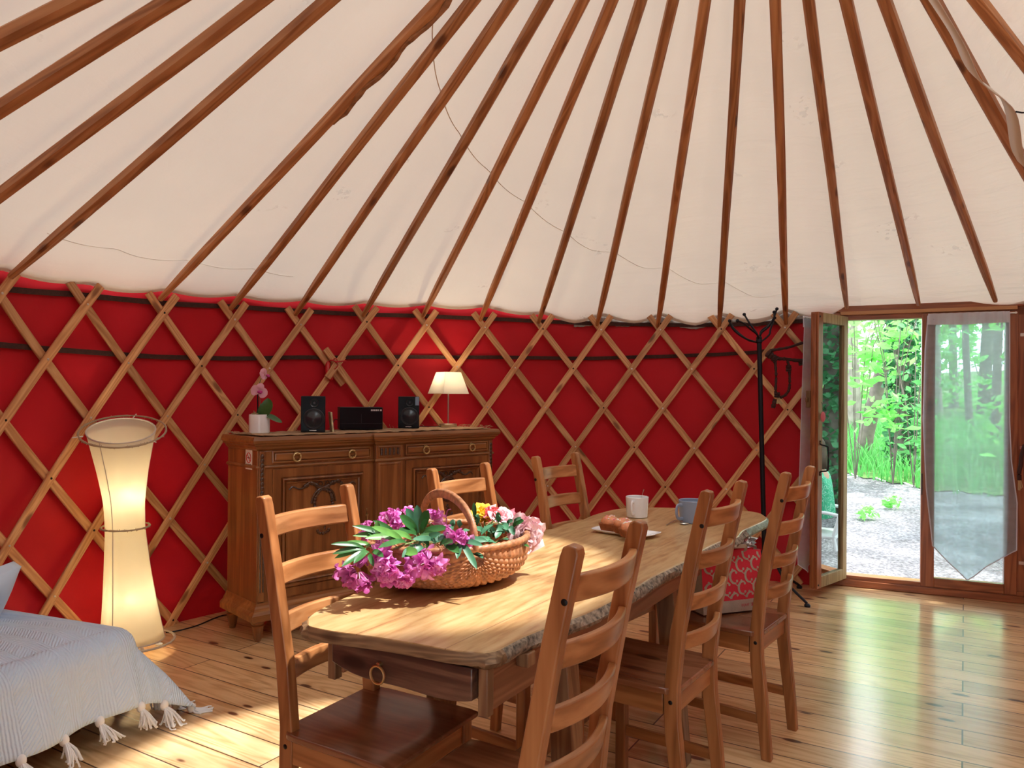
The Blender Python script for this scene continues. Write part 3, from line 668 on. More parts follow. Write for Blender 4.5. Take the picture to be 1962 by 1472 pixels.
# ================================================================= chairs
CW=.31; LT=.100; LF=.041; CH=1.037; SDp=.348
def make_chair(label):
    r=empty('dining_chair'); tag(r,label,'chair','ladder-back pine chairs round the table')
    # back posts with the typical knee at the seat
    fr=[(-LF+.017,0),(-LF+.030,.12),(.017,.33),(.021,.44),(.002,.62),(-.046,.86),(-.081,1.015),(-.087,1.032),(-.098,CH)]
    bk=[(-.116,CH-.004),(-.119,1.02),(-.082,.85),(-.040,.62),(-.024,.46),(-.026,.36),(-.048,.16),(-LF-.019,0)]
    for s in (-1,1):
        bm=BM(); prism(bm,smooth2(fr+bk),'x',s*CW/2-.015,s*CW/2+.015)
        obj('back_post',bm,M_CHAIR,r,bevel=.004,seg=3,autos=30)
    for zc,hh in ((.953,.052),(.828,.050),(.705,.048),(.588,.048)):
        yb=-.096*((zc-.46)/.57)**1.15-.006
        bm=BM(); n=14; F=[];
        for i in range(n+1):
            t=i/n; x=-CW/2+.014+(CW-.028)*t; q=-.029*sin(PI*t)**.9
            lean=.18
            c=[(x,yb+q+.010,zc-hh/2),(x,yb+q-.009,zc-hh/2),(x,yb+q-.009-hh*lean,zc+hh/2),(x,yb+q+.010-hh*lean,zc+hh/2)]
            F.append([bm.verts.new(v) for v in c])
        for a,b_ in zip(F,F[1:]):
            for j in range(4): bm.faces.new((a[j],a[(j+1)%4],b_[(j+1)%4],b_[j]))
        bm.faces.new(F[0][::-1]); bm.faces.new(F[-1]); obj('slat',bm,M_CHAIRX,r,bevel=.004,seg=2,autos=30)
    # seat: notched round the posts, slightly dished
    bm=BM(); nx,ny=14,12; T=[];Bt=[]
    for i in range(nx+1):
        a=[];c=[]
        for j in range(ny+1):
            v=j/ny; w=(CW-.032)/2+ (0 if v<.06 else .036+.004) if v<.12 else CW/2+.026+.006*v
            x=-w+2*w*i/nx; y=-.022+(SDp+.022+.0)*v
            d=.007*max(0,1-(x/.15)**2)*max(0,sin(PI*min(1,v*1.05)))
            z=.455-d
            if v>.93: z-=.004
            a.append(bm.verts.new((x,y,z))); c.append(bm.verts.new((x*.985,y if v<1 else y-.006,.436)))
        T.append(a);Bt.append(c)
    for i in range(nx):
        for j in range(ny):
            bm.faces.new((T[i][j],T[i+1][j],T[i+1][j+1],T[i][j+1])); bm.faces.new((Bt[i][j],Bt[i][j+1],Bt[i+1][j+1],Bt[i+1][j]))
    for i in range(nx):
        for j in (0,ny):
            q=(T[i][j],T[i+1][j],Bt[i+1][j],Bt[i][j]); bm.faces.new(q)
    for j in range(ny):
        for i in (0,nx):
            bm.faces.new((T[i][j],T[i][j+1],Bt[i][j+1],Bt[i][j]))
    se=obj('seat',bm,M_SEAT,r,bevel=.004,autos=35); se['label']='polished seat with shade darkening in its colour'
    for s in (-1,1):
        bm=BM(); box(bm,s*CW/2-.010+s*.004,s*CW/2+.010+s*.004,.022,SDp-.035,.375,.436); obj('side_rail',bm,M_CHAIRY,r,bevel=.002)
        bm=BM(); box(bm,s*(CW/2+.004)-.008,s*(CW/2+.004)+.008,-.02,SDp-.045,.125,.160); obj('stretcher',bm,M_CHAIRY,r,bevel=.002)
        bm=BM(); vs=box(bm,s*(CW/2+.006)-.018,s*(CW/2+.006)+.018,SDp-.055,SDp-.019,0,.436); obj('front_leg',bm,M_CHAIR,r,bevel=.004)
    bm=BM(); box(bm,-CW/2+.018,CW/2-.018,-.012,.008,.375,.436); obj('back_rail',bm,M_CHAIRX,r,bevel=.002)
    bm=BM(); box(bm,-CW/2+.012,CW/2-.012,SDp-.047,SDp-.027,.375,.436); obj('front_rail',bm,M_CHAIRX,r,bevel=.002)
    for s in (-1,1):
        for z,y in ((.415,-.002),(.935,-.092)):
            bm=BM(); lathe(bm,[(.0001,.0016),(.0045,.0016),(.0065,.0006),(.0065,-.004)],14,M=Matrix.Translation((s*(CW/2+.015),y,z))@Matrix.Rotation(s*PI/2,4,'Y'))
            obj('bolt',bm,M_BOLT,r)
    return r
def smooth2(pts):
    return pts
CH_=[('A',-.475,2.035,-.529,'ladder-back pine chair left of the drawer end, sunlit slats facing the basket'),
('B',.104,1.524,2.598,'ladder-back pine chair seen from behind, nearest the camera beside the bark edge'),
('E',.558,2.319,2.542,'middle ladder-back pine chair of the row seen from behind, in front of the blue mug'),
('F',.982,2.850,2.502,'ladder-back pine chair with the red patterned shopping bag on its seat'),
('C',-.113,2.778,-.628,'ladder-back pine chair in front of the sideboard, behind the basket handle'),
('D',.282,3.349,-.667,'ladder-back pine chair facing the muffins, in front of the bare lattice wall')]
proto=None
for k,x,y,th,lab in CH_:
    if proto is None: proto=make_chair(lab); c=proto
    else: c=copy_tree(proto); c['label']=lab
    c.location=(x,y,0); c.rotation_euler=(0,0,th-PI/2)

# ================================================================= sideboard
SO=Vector((-1.30,3.95,0)); SA=math.atan2(.6885,.725)
sb=empty('sideboard',SO,SA); tag(sb,'carved dark oak sideboard with brass ring handles, behind the table','sideboard')
SD=.37; S0,S1=-.034,1.612; ZT=1.075
def sbox(name,m,x0,x1,y0,y1,z0,z1,bev=.002,par=None):
    bm=BM(); box(bm,x0,x1,y0,y1,z0,z1); return obj(name,bm,m,par or sb,bevel=bev)
sbox('body',M_OAK,S0,S1,.0,SD,.20,1.00,.004)
# stepped cornice and plinth as moulded profiles running round the three visible sides
def moulding(name,prof,step,m):
    """prof: list of (overhang,z)"""
    bm=BM(); path=[(S0,SD),(S0,0),(.675,0),(.675,-.028),(.865,-.028),(.865,0),(S1,0),(S1,SD)]
    dirs=[(-1,0),(-1,-1),(0,-1) if 0 else (-0.0,-1),(-1,-1),(1,-1),(0,-1),(1,-1),(1,0)]
    rings=[]
    for (x,y),(dx,dy) in zip(path,dirs):
        rings.append([bm.verts.new((x+dx*o,y+dy*o,z)) for o,z in prof])
    mm=len(prof)
    for a,b_ in zip(rings,rings[1:]):
        for j in range(mm-1): bm.faces.new((a[j],b_[j],b_[j+1],a[j+1]))
    # lids
    bm.faces.new([r[-1] for r in rings]); bm.faces.new([r[0] for r in rings][::-1])
    bm.faces.new((rings[0]));bm.faces.new(rings[-1])
    return obj(name,bm,m,sb,autos=25)
moulding('top_slab',[(0,1.0),(.004,1.006),(.012,1.012),(.016,1.022),(.028,1.030),(.030,1.038),(.038,1.042),(.040,1.056),(.036,1.066),(.030,1.075)],0,M_OAKX)
moulding('base_moulding',[(.030,.112),(.040,.118),(.040,.150),(.034,.158),(.022,.166),(.018,.180),(.008,.190),(.004,.205)],0,M_OAKX)
moulding('mid_rail',[(0,.905),(.006,.908),(.010,.914),(.006,.921),(0,.924)],0,M_OAKX)
def framed(name,x0,x1,z0,z1,y,depth,m,par,steps,inner=M_OAK):
    """a raised frame moulding round a sunken panel"""
    bm=BM(); rings=[]
    for ins,dy in steps:
        rings.append([bm.verts.new(p) for p in ((x0+ins,y-dy,z0+ins),(x1-ins,y-dy,z0+ins),(x1-ins,y-dy,z1-ins),(x0+ins,y-dy,z1-ins))])
    for a,b_ in zip(rings,rings[1:]):
        for j in range(4): bm.faces.new((a[j],a[(j+1)%4],b_[(j+1)%4],b_[j]))
    bm.faces.new(rings[-1])
    return obj(name,bm,m,par,smooth=True,autos=20)
def ringpull(par,x,z,y):
    bm=BM(); torus(bm,(x,y-.012,z-.012),.023,.0042,M=Matrix.Rotation(PI/2,4,'X'),n=28,m=8)
    lathe(bm,[(.0001,.016),(.005,.015),(.007,.008),(.012,.003),(.013,0)],14,M=Matrix.Translation((x,y,z+.008))@Matrix.Rotation(PI/2,4,'X'))
    for i in range(8):
        a=2*PI*i/8+.3; ball(bm,(x+.020*cos(a),y-.012,z-.012+.020*sin(a)),.0052,u=8,v=6)
    h=obj('ring_handle',bm,M_BRASS,par); h['label']='brass wreath-shaped ring handle'
for x0,x1 in ((.045,.655),(.90,1.565)):
    d=framed('drawer',x0,x1,.932,.998,0,0,M_OAKX,sb,[(0,-.004),(0,.007),(.005,.010),(.009,.009),(.010,.001),(.014,.001),(.0145,.010),(.020,.013)])
    w=x1-x0; ringpull(d,x0+w*.22,.972,-.012); ringpull(d,x0+w*.78,.972,-.012)
    # door with carved centre
    dr=framed('cabinet_door',x0+.005,x1-.005,.215,.900,0,0,M_OAK,sb,[(0,-.004),(0,.006),(.045,.006),(.0455,.001),(.050,.001),(.052,.016),(.060,.019),(.066,.008),(.067,.002),(.072,.002),(.074,.012),(.080,.008),(.086,-.004),(.10,-.006)])
    cx=(x0+x1)/2; bm=BM(); rr=random.Random(3)
    for i in range(46):                                     # garland along the top
        t=-1+2*i/45; ball(bm,(cx+t*.115,-.004,.800-.020*cos(t*4.2)-.012*abs(t)+rr.uniform(-.004,.004)),rr.uniform(.007,.013),sy=.75,u=8,v=6)
    for i in range(44):                                     # wreath
        a=2*PI*i/44; ball(bm,(cx+.055*cos(a)+rr.uniform(-.004,.004),-.004,.700+.072*sin(a)+rr.uniform(-.004,.004)),rr.uniform(.007,.012),sy=.75,u=8,v=6)
    for s in (-1,1):                                        # ribbon tails and curls
        tube(bm,smoothpts([(cx,-.006,.785),(cx+s*.03,-.009,.775),(cx+s*.06,-.006,.745),(cx+s*.075,-.004,.70)],5),.005,6)
        torus(bm,(cx+s*.022,-.008,.802),.014,.004,M=Matrix.Rotation(PI/2,4,'X'),n=14,m=6)
        tube(bm,smoothpts([(cx+s*.115,-.004,.79),(cx+s*.150,-.006,.785),(cx+s*.185,-.004,.80),(cx+s*.205,-.004,.785)],5),.0045,6)
    for i in range(10): ball(bm,(cx+rr.uniform(-.014,.014),-.004,.600-i*.006),.008-.0004*i,sy=.5,u=8,v=6)
    for i in range(7):
        a=PI*i/6; ball(bm,(cx+.035*cos(a),-.004,.545-.018*sin(a)),.009,sy=.5,u=8,v=6)
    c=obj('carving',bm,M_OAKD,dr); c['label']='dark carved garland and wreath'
    bm=BM(); xk=x1-.025 if x0<.5 else x0+.025
    lathe(bm,[(.0001,.010),(.008,.008),(.008,.0)],12,M=Matrix.Translation((xk,-.004,.60))@Matrix.Rotation(PI/2,4,'X')); tube(bm,[(xk,-.008,.64),(xk,-.012,.60),(xk,-.008,.56)],.005,8)
    obj('key_plate',bm,M_BRASS,dr)
# centre block: fluted tablet above a plain panel
ct=sbox('centre_block',M_OAK,.675,.865,-.028,.0,.205,1.0)
bm=BM()
fl=framed('fluted_tablet',.690,.850,.932,.998,-.028,0,M_OAKX,ct,[(0,0),(0,.004),(.006,.007),(.010,.003)])
for i in range(5):
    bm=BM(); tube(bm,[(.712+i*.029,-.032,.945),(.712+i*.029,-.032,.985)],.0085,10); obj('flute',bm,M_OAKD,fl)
framed('centre_panel',.690,.850,.215,.900,-.028,0,M_OAK,ct,[(0,0),(0,.003),(.008,.006),(.012,.006),(.016,.001)])
# carved corner pilasters
for xs in (S0+.006,S1-.036):
    bm=BM(); box(bm,xs,xs+.032,-.010,.004,.21,1.0); p_=obj('pilaster',bm,M_OAK,sb,bevel=.004)
    bm=BM()
    for i in range(9): ball(bm,(xs+.016,-.010,.78+i*.024),.014,sx=.8,sy=.55,u=10,v=6)
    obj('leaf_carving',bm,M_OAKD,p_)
    for dx in (-.008,.008):
        bm=BM(); tube(bm,[(xs+.016+dx,-.011,.26),(xs+.016+dx,-.011,.74)],.004,8); obj('reeding',bm,M_OAKD,p_)
framed('side_panel',0,0,0,0,0,0,M_OAK,sb,[(0,0),(0,0)]) if False else None
for x,y in ((S0+.02,.025),(S1-.02,.025),(S0+.02,SD-.03),(S1-.02,SD-.03),(.70,-.0),(.84,-.0)):
    bm=BM(); lathe(bm,[(.0001,.0),(.016,.0),(.017,.006)],16,c=(x,y,0)); lathe(bm,[(.017,.006),(.020,.012),(.030,.075),(.034,.082),(.028,.088),(.034,.094),(.036,.112)],16,c=(x,y,0))
    f=obj('foot',bm,M_OAK,sb)
# no-smoking notice on the left side
M_REDP=plain('notice_red',(.62,.02,.02),.5); M_INK=plain('notice_ink',(.05,.05,.05),.5)
bm=BM(); box(bm,0,.001,-.040,.040,-.052,.052); st=obj('notice',bm,M_WHITEP,sb,smooth=False)
st.location=(S0-.0012,.100,.950); st['label']='white no-smoking sticker'
bm=BM(); torus(bm,(-.0006,0,.010),.026,.0022,M=Matrix.Rotation(PI/2,4,'Y'),n=30,m=6); tube(bm,[(-.0008,.018,.028),(-.0008,-.018,-.008)],.0022,6); obj('prohibition_mark',bm,M_REDP,st)
bm=BM(); box(bm,-.0008,0,-.016,.016,.007,.012); obj('cigarette_mark',bm,M_INK,st,smooth=False)
bm=BM()
for k,w in enumerate((.030,.028,.031,.024)): box(bm,-.0006,0,-w,w,-.026-.006*k,-.0235-.006*k)
o_=obj('print_lines',bm,M_INK,st,smooth=False); o_['kind']='stuff'
# ================================================================= things on the sideboard
def sbp(u,v,z=ZT): 
    c,s=cos(SA),sin(SA); return Vector((SO.x+u*c-v*s,SO.y+u*s+v*c,z))
# burlap runner with frayed edge
M_BURLAP=plain('burlap',(.45,.29,.17),.95,bump=1.0,bscale=420,var=.35,vscale=25)
bm=BM(); rr=random.Random(11); nx=90; 
rows=[]
for i in range(nx+1):
    u=-.02+1.60*i/nx; a=[]
    for j,v in enumerate((-.018,.0,.06,.14,.22,.30,.345)):
        e=(rr.uniform(-.010,.010) if j in (0,6) else 0); z=ZT+.003+.002*sin(i*.9+j)+rr.uniform(0,.002)
        if j==0: v+= .004*sin(i*.4)
        a.append(bm.verts.new(sbp(u+(rr.uniform(-.008,.008) if i in (0,nx) else 0),v+e,z)))
    rows.append(a)
for a,b_ in zip(rows,rows[1:]):
    for j in range(6): bm.faces.new((a[j],b_[j],b_[j+1],a[j+1]))
ru=obj('table_runner',bm,M_BURLAP); so_=ru.modifiers.new('s','SOLIDIFY'); so_.thickness=.003; so_.offset=1
tag(ru,'frayed brown burlap runner lying on the sideboard','runner')
bm=BM()
for i in range(60):
    side=i%3; 
    if side==0: p=sbp(1.58,rr.uniform(.0,.34),ZT+.006); d=Vector((.03,.02,.01))
    elif side==1: p=sbp(-.02,rr.uniform(.0,.34),ZT+.006); d=Vector((-.03,-.01,.002))
    else: p=sbp(rr.uniform(0,1.6),.345,ZT+.006); d=Vector((-.01,.015,.012))
    q=[p,p+d*.5+Vector((rr.uniform(-.01,.01),rr.uniform(-.01,.01),rr.uniform(0,.012))),p+d+Vector((rr.uniform(-.02,.02),rr.uniform(-.02,.02),rr.uniform(0,.015)))]
    tube(bm,q,.0012,4)
f_=obj('frayed_threads',bm,M_BURLAP,ru); f_['kind']='stuff'
TOPZ=ZT+.007
# orchid
og=empty('potted_orchid',(-1.40,4.18,TOPZ)); tag(og,'pink orchid in a white round pot on the sideboard corner','plant')
og.location=(at(497,815,4.17).x,4.17,TOPZ)
bm=BM(); lathe(bm,[(.0001,.0),(.053,.0),(.056,.004),(.056,.102),(.0545,.104),(.052,.102),(.052,.075),(.0001,.072)],40); obj('pot',bm,M_WHITECER,og)
bm=BM(); lathe(bm,[(.0001,.086),(.03,.084),(.052,.078)],20); obj('soil',bm,plain('bark_soil',(.08,.05,.03),.9,bump=1,bscale=60),og)
M_STEM=plain('orchid_stem',(.10,.14,.05),.5); M_LEAFD=plain('orchid_leaf',(.035,.12,.03),.25,coat=.4,var=.3,vscale=14)
M_PETAL=cloth_translucent('orchid_petal',(.80,.46,.60),.3,rough=.5,mixw=.3); M_LIP=plain('orchid_lip',(.42,.02,.20),.5)
bm=BM(); tube(bm,smoothpts([(0,0,.07),(.003,.0,.16),(-.006,.005,.25),(.004,.01,.30),(.022,.01,.335)],6),.0022,7); obj('stem',bm,M_STEM,og)
bm=BM(); tube(bm,[(-.010,.004,.07),(-.012,.004,.235)],.004,7); obj('stake',bm,M_BLACKM,og)
bm=BM()
for a in range(7): tube(bm,smoothpts([(rr.uniform(-.03,.0),-.01,.08),(-.02-.008*a*.4,-.015,.10+rr.uniform(0,.012)),(-.03+.01*a*.5,-.02,.112+rr.uniform(-.01,.012))],4),.0022,5)
obj('air_root',bm,plain('air_root',(.36,.30,.14),.7),og)
def blade(bm,pts,w,up=Vector((0,-1,0)),fold=.15,n=10,tip=.02,power=.8,mi=0):
    """leaf blade along a path, width profile w*sin, folded about the midrib"""
    P=smoothpts(pts,max(2,n//(len(pts)-1))); m=len(P)-1; rows=[]
    for i,p in enumerate(P):
        t=(P[min(i+1,m)]-P[max(i-1,0)]).normalized(); s=t.cross(up)
        if s.length<1e-4: s=t.cross(Vector((1,0,0)))
        s.normalize(); nn=s.cross(t).normalized()
        ww=w*(sin(PI*min(1,max(0,(i/m)*(1-tip)+tip*.5)))**power) if 0<i<m else w*.06
        rows.append([bm.verts.new(p-s*ww+nn*ww*fold),bm.verts.new(p-s*ww*.5+nn*ww*fold*.35),bm.verts.new(p),bm.verts.new(p+s*ww*.5+nn*ww*fold*.35),bm.verts.new(p+s*ww+nn*ww*fold)])
    for a,b_ in zip(rows,rows[1:]):
        for j in range(4): bm.faces.new((a[j],b_[j],b_[j+1],a[j+1])).material_index=mi
bm=BM(); blade(bm,[(.0,-.01,.085),(.028,-.02,.115),(.050,-.02,.155),(.050,-.015,.195)],.036,up=Vector((0,-1,.1)),fold=.2,power=.6); obj('leaf',bm,M_LEAFD,og)
bm=BM(); blade(bm,[(.025,-.01,.09),(.06,-.02,.096),(.10,-.03,.078),(.135,-.03,.060)],.018,up=Vector((0,-.6,.8)),fold=.1,power=.5); obj('leaf',bm,M_LEAFD,og)
bm=BM(); blade(bm,[(-.01,-.01,.085),(-.005,.01,.12),(.0,.02,.15)],.014,fold=.1); obj('leaf',bm,M_LEAFD,og)
def orchid(c,s,rot,profile=False):
    pe=[]
    fl=None
    bmf=BM()
    specs=[(90,.040,.026),(-5,.042,.034),(185,.042,.034),(215,.034,.018),(-35,.034,.018)]
    for ang,Ln,w in specs:
        a=math.radians(ang+rot); d=Vector((cos(a),0,sin(a)))
        sx=.45 if profile else 1
        d=Vector((d.x*sx,d.y-.25*(1 if profile else .2),d.z))
        blade(bmf,[Vector(c)+d*.003,Vector(c)+d*Ln*.5*s+Vector((0,-.006,0)),Vector(c)+d*Ln*s],w*s*.75,up=Vector((0,-1,0.02)),fold=.12,power=.55)
    fl=obj('blossom',bmf,M_PETAL,og,autos=180); fl['label']='pink orchid blossom'
    b2=BM(); ball(b2,Vector(c)+Vector((.006 if not profile else .022,-.012,-.004)),.010*s,sx=1.3,sy=1,sz=.8); ball(b2,Vector(c)+Vector((.012 if not profile else .030,-.018,-.008)),.006*s)
    obj('lip',b2,M_LIP,fl)
orchid((.006,-.02,.232),1.15,-18); orchid((.030,-.01,.322),.95,10,True)
# loudspeakers
def speaker(px,Y,label,w=.135,h=.207,dp=.14):
    p=at(px,800,Y); r=empty('loudspeaker',(p.x,Y,TOPZ),.26 if px<700 else .12); tag(r,label,'speaker','pair of bookshelf loudspeakers')
    bm=BM(); box(bm,-w/2,w/2,0,dp,.002,h); obj('cabinet',bm,M_SPEAKM,r,bevel=.004)
    bm=BM(); box(bm,-w/2+.002,w/2-.002,-.004,.0,.004,h-.002); fp_=obj('front_panel',bm,M_SPEAK,r,bevel=.0015)
    Mx=Matrix.Translation((0.004,-.004,.078))@Matrix.Rotation(PI/2,4,'X')
    bm=BM(); lathe(bm,[(.060,.0),(.059,.004),(.054,.006),(.050,.003),(.046,.004),(.044,.001)],40,M=Mx); obj('woofer_rim',bm,M_SPEAKM,r)
    bm=BM(); lathe(bm,[(.0001,.012),(.020,.010),(.032,.004),(.044,.001)],40,M=Mx); obj('woofer',bm,M_CONE,r)
    Mx=Matrix.Translation((0.006,-.004,.168))@Matrix.Rotation(PI/2,4,'X')
    bm=BM(); lathe(bm,[(.0001,.006),(.008,.005),(.010,.0),(.016,-.001),(.024,.003),(.026,.0)],30,M=Mx); obj('tweeter',bm,M_CONE,r)
    bm=BM(); box(bm,-.020,.018,-.0052,-.004,.010,.0145); obj('name_plate',bm,M_SILVER,r,smooth=False)
    return r
speaker(600,4.27,'black loudspeaker beside the orchid, with a disc case leaning on it')
s2=speaker(783,4.87,'black loudspeaker next to the small table lamp')
bm=BM(); box(bm,.042,.066,-.0055,-.004,.150,.205); c=obj('cover_film',bm,plain('blue_film',(.20,.28,.40),.15),s2,smooth=False)
# disc case
bm=BM(); box(bm,0,.010,-.06,.06,0,.115); dc=obj('disc_case',bm,plain('disc_case_print',(.55,.50,.30),.3,var=.6,vscale=30),bevel=.001); pp=at(634.5,825,4.36); dc.location=(pp.x,4.36,TOPZ); dc.rotation_euler=(0,-.10,.35)
tag(dc,'slim disc case leaning against the left loudspeaker','disc case')
# stereo unit
p=at(694,800,4.60); r=empty('stereo_unit',(p.x,4.60,TOPZ),.30); tag(r,'black glossy stereo unit between the two loudspeakers','stereo')
bm=BM(); box(bm,-.135,.125,0,.17,.004,.140); obj('case',bm,M_SPEAKM,r,bevel=.003)
bm=BM(); box(bm,-.132,.122,-.006,0,.006,.138); fpn=obj('front_panel',bm,M_SPEAK,r,bevel=.002)
bm=BM(); box(bm,-.130,.120,-.0075,-.006,.040,.0415); box(bm,-.006,-.0045,-.0075,-.006,.0415,.10); obj('panel_gap',bm,M_SPEAKM,r,smooth=False)
for i in range(5):
    bm=BM(); box(bm,.052+i*.0135,.052+i*.0135+(.011 if i!=3 else .007),-.0075,-.006,.117,.127); c=obj('indicator_mark',bm,M_SILVER,r,smooth=False)
for x in (-.11,.10):
    bm=BM(); lathe(bm,[(.0001,0),(.010,0),(.010,.005)],12,c=(x,.02,0)); obj('foot',bm,M_SPEAKM,r)
bm=BM(); tube(bm,smoothpts([(-.12,.175,.05),(-.15,.18,.06),(-.17,.16,.02),(-.19,.15,.0035)],6),.0025,6); obj('cable',bm,M_BLACKM,r)
# table lamp
p=at(858.7,812,5.12); r=empty('table_lamp',(p.x,5.12,TOPZ),math.radians(36)); tag(r,'small lit table lamp with a square white shade','lamp')
bm=BM(); lathe(bm,[(.0001,.0),(.058,.0),(.060,.003),(.060,.022),(.058,.024),(.0001,.025)],40); obj('base',bm,M_STEEL,r)
bm=BM(); lathe(bm,[(.005,.024),(.005,.30)],12,cap=True); obj('pole',bm,M_STEEL,r)
M_SHADE=cloth_translucent('lamp_shade_cloth',(.88,.86,.82),.5,mixw=.5)
bm=BM(); rings=[]
for z,h in ((.228,.102),(.230,.101),(.372,.062),(.373,.061)):
    rings.append([bm.verts.new(v) for v in ((-h,-h,z),(h,-h,z),(h,h,z),(-h,h,z))])
for a,b_ in zip(rings,rings[1:]):
    for j in range(4): bm.faces.new((a[j],a[(j+1)%4],b_[(j+1)%4],b_[j]))
sh=obj('lamp_shade',bm,M_SHADE,r,smooth=False); so_=sh.modifiers.new('s','SOLIDIFY'); so_.thickness=.0015
M_BULB=plain('bulb_glow',(1,.9,.7),.4,emit=(1,.80,.50),es=12)
bm=BM(); ball(bm,(0,0,.318),.019); bl=obj('bulb',bm,M_BULB,r)
def lamp_light(parent,loc,e,rad,col=(1,.72,.40)):
    l=D.lights.new('lamp_light','POINT'); l.energy=e; l.color=col; l.shadow_soft_size=rad; o=D.objects.new('lamp_light',l); COL.objects.link(o); o.parent=parent; o.location=loc; return o
lamp_light(r,(0,0,.345),2.6,.02,(1,.80,.5))
bm=BM(); tube(bm,smoothpts([(-.05,.0,.006),(-.12,.03,.006),(-.20,.05,.007),(-.26,.03,.006)],6),.0025,6); obj('cable',bm,M_BLACKM,r)
# chilli hanging on red ribbon
M_CHILI=plain('chilli_red',(.50,.006,.008),.3,coat=.4); M_RIB=plain('red_ribbon',(.50,.01,.02),.6)
P0=at(633,697,4.93); r=empty('hanging_chilli',P0); tag(r,'red chilli pepper tied with ribbon where the lattice sections join','chilli')
bm=BM(); pts=smoothpts([(-.010,0,.012),(-.014,-.012,-.02),(-.008,-.016,-.065),(.006,-.012,-.100),(.010,-.010,-.112)],6); n=len(pts)
tube(bm,pts,.017,12,scales=[.35+.75*sin(PI*min(1,(i+2)/(n+1.0))**.8)**.6 if i<n-1 else .15 for i in range(n)]); obj('pepper',bm,M_CHILI,r)
bm=BM(); tube(bm,smoothpts([(-.012,-.005,.0),(.01,-.02,.022),(.045,-.02,.012),(.075,-.01,.016),(.105,0,.018)],6),.0045,6)
tube(bm,smoothpts([(.03,-.015,.014),(.055,-.02,-.005),(.04,-.02,-.03),(.015,-.018,-.042),(.0,-.016,-.04)],6),.003,6)
tube(bm,smoothpts([(.02,-.015,.018),(.035,-.02,.034),(.05,-.018,.02),(.04,-.018,.008)],6),.003,6); obj('ribbon',bm,M_RIB,r)

# ================================================================= floor lamp
LB=Vector((at(259,1200,3.74).x,3.74,0)); r=empty('floor_lamp',LB); tag(r,'tall lit hourglass floor lamp in cream cloth behind the daybed','floor lamp')
M_LSH=cloth_translucent('floor_lamp_cloth',(.88,.84,.72),.5,mixw=.6,tcol=(.93,.88,.74))
_nt=M_LSH.node_tree; _o=_nt.nodes['Material Output']; _s=_o.inputs[0].links[0].from_socket; _t=nd(_nt,'ShaderNodeBsdfTransparent'); _m=nd(_nt,'ShaderNodeMixShader',i_0=.05); _nt.links.new(_s,_m.inputs[1]); _nt.links.new(_t.outputs[0],_m.inputs[2]); _nt.links.new(_m.outputs[0],_o.inputs[0])
ks=3.74/FPX
def lc(x,y):                         # local point in the lamp's mid plane
    p=at(x,y,3.74); return Vector((p.x-LB.x,0,p.z))
# axis and radius by height
prof=[(1226,254,62),(1160,249,52),(1090,244,44),(1013,240,37.5),(960,238,39),(900,235,49),(850,233,60),(824,232.5,66)]
def lampring(y,cx,rad,n=36,tiltk=0.0,rsc=1.0):
    c=lc(cx,y); R_=rad*ks*rsc*.895; out=[]
    for i in range(n):
        a=2*PI*i/n; out.append(Vector((c.x+R_*cos(a),R_*sin(a),c.z+tiltk*R_*(sin(a)*.34-cos(a)*.12))))
    return out
bm=BM(); rings=[]; N=36; M_=26
ys=[p_[0] for p_ in prof]
def interp(y):
    for (y0,c0,r0_),(y1,c1,r1) in zip(prof,prof[1:]):
        if y1<=y<=y0:
            t=(y0-y)/(y0-y1); return c0+(c1-c0)*t,r0_+(r1-r0_)*t
    return prof[-1][1:]
for j in range(M_+1):
    y=1226+(824-1226)*j/M_; cx,rd=interp(y)
    # soften corners
    c2,r2=interp(min(1226,y+14)); c3,r3=interp(max(824,y-14)); cx=(cx+c2+c3)/3; rd=(rd+r2+r3)/3 if 0<j<M_ else rd
    tk=max(0,(j/M_-.62)/.38)**1.2
    ring=lampring(y,cx,rd,N,tk)
    for i in range(N):                                        # three cloth panels between ribs pull in slightly
        a=2*PI*i/N; ring[i]=ring[i]*1.0
    rings.append([bm.verts.new(v) for v in ring])
for a,b_ in zip(rings,rings[1:]):
    for i in range(N): bm.faces.new((a[i],a[(i+1)%N],b_[(i+1)%N],b_[i]))
sh=obj('lamp_shade',bm,M_LSH,r); so_=sh.modifiers.new('s','SOLIDIFY'); so_.thickness=.002
M_SEAMP=plain('shade_piping',(.62,.57,.52),.8)
for k,ai in enumerate((N*3//4-1,N*3//4+N//3-1,N*3//4-N//3-1)):
    bm=BM(); pts=[]
    for j in range(M_+1):
        y=1226+(824-1226)*j/M_; cx,rd=interp(y); tk=max(0,(j/M_-.62)/.38)**1.2; pts.append(lampring(y,cx,rd,N,tk,1.015)[ai%N])
    tube(bm,pts,.0022,6); obj('rib',bm,M_SEAMP,sh)
def ropering(name,y,cx,rad,tk,th=.0048,squash=1.0,col=M_ROPE,off=(0,0,0),tc=None):
    P=lampring(y,cx,rad,64,tk); rr=random.Random(int(y)); bm=BM(); P=[p+Vector(off) for p in P]
    sweep(bm,P,circ(th,7),closed=True,scales=[rr.uniform(.75,1.25) for _ in P])
    for i in range(0,64):
        q=P[i]; d=Vector((rr.uniform(-1,1),rr.uniform(-1,1),rr.uniform(-1,1))).normalized()*.010
        tube(bm,[q,q+d],.0014,4)
    return obj(name,bm,col,r)
ropering('top_hoop',826,236,84,1.0); ropering('waist_hoop',1009,240.5,47,.12,.0045)
M_CREAMR=plain('cream_cord',(.66,.58,.46),.9,bump=1,bscale=300)
ropering('base_hoop',1228,264,72,.08,.006,col=M_CREAMR)
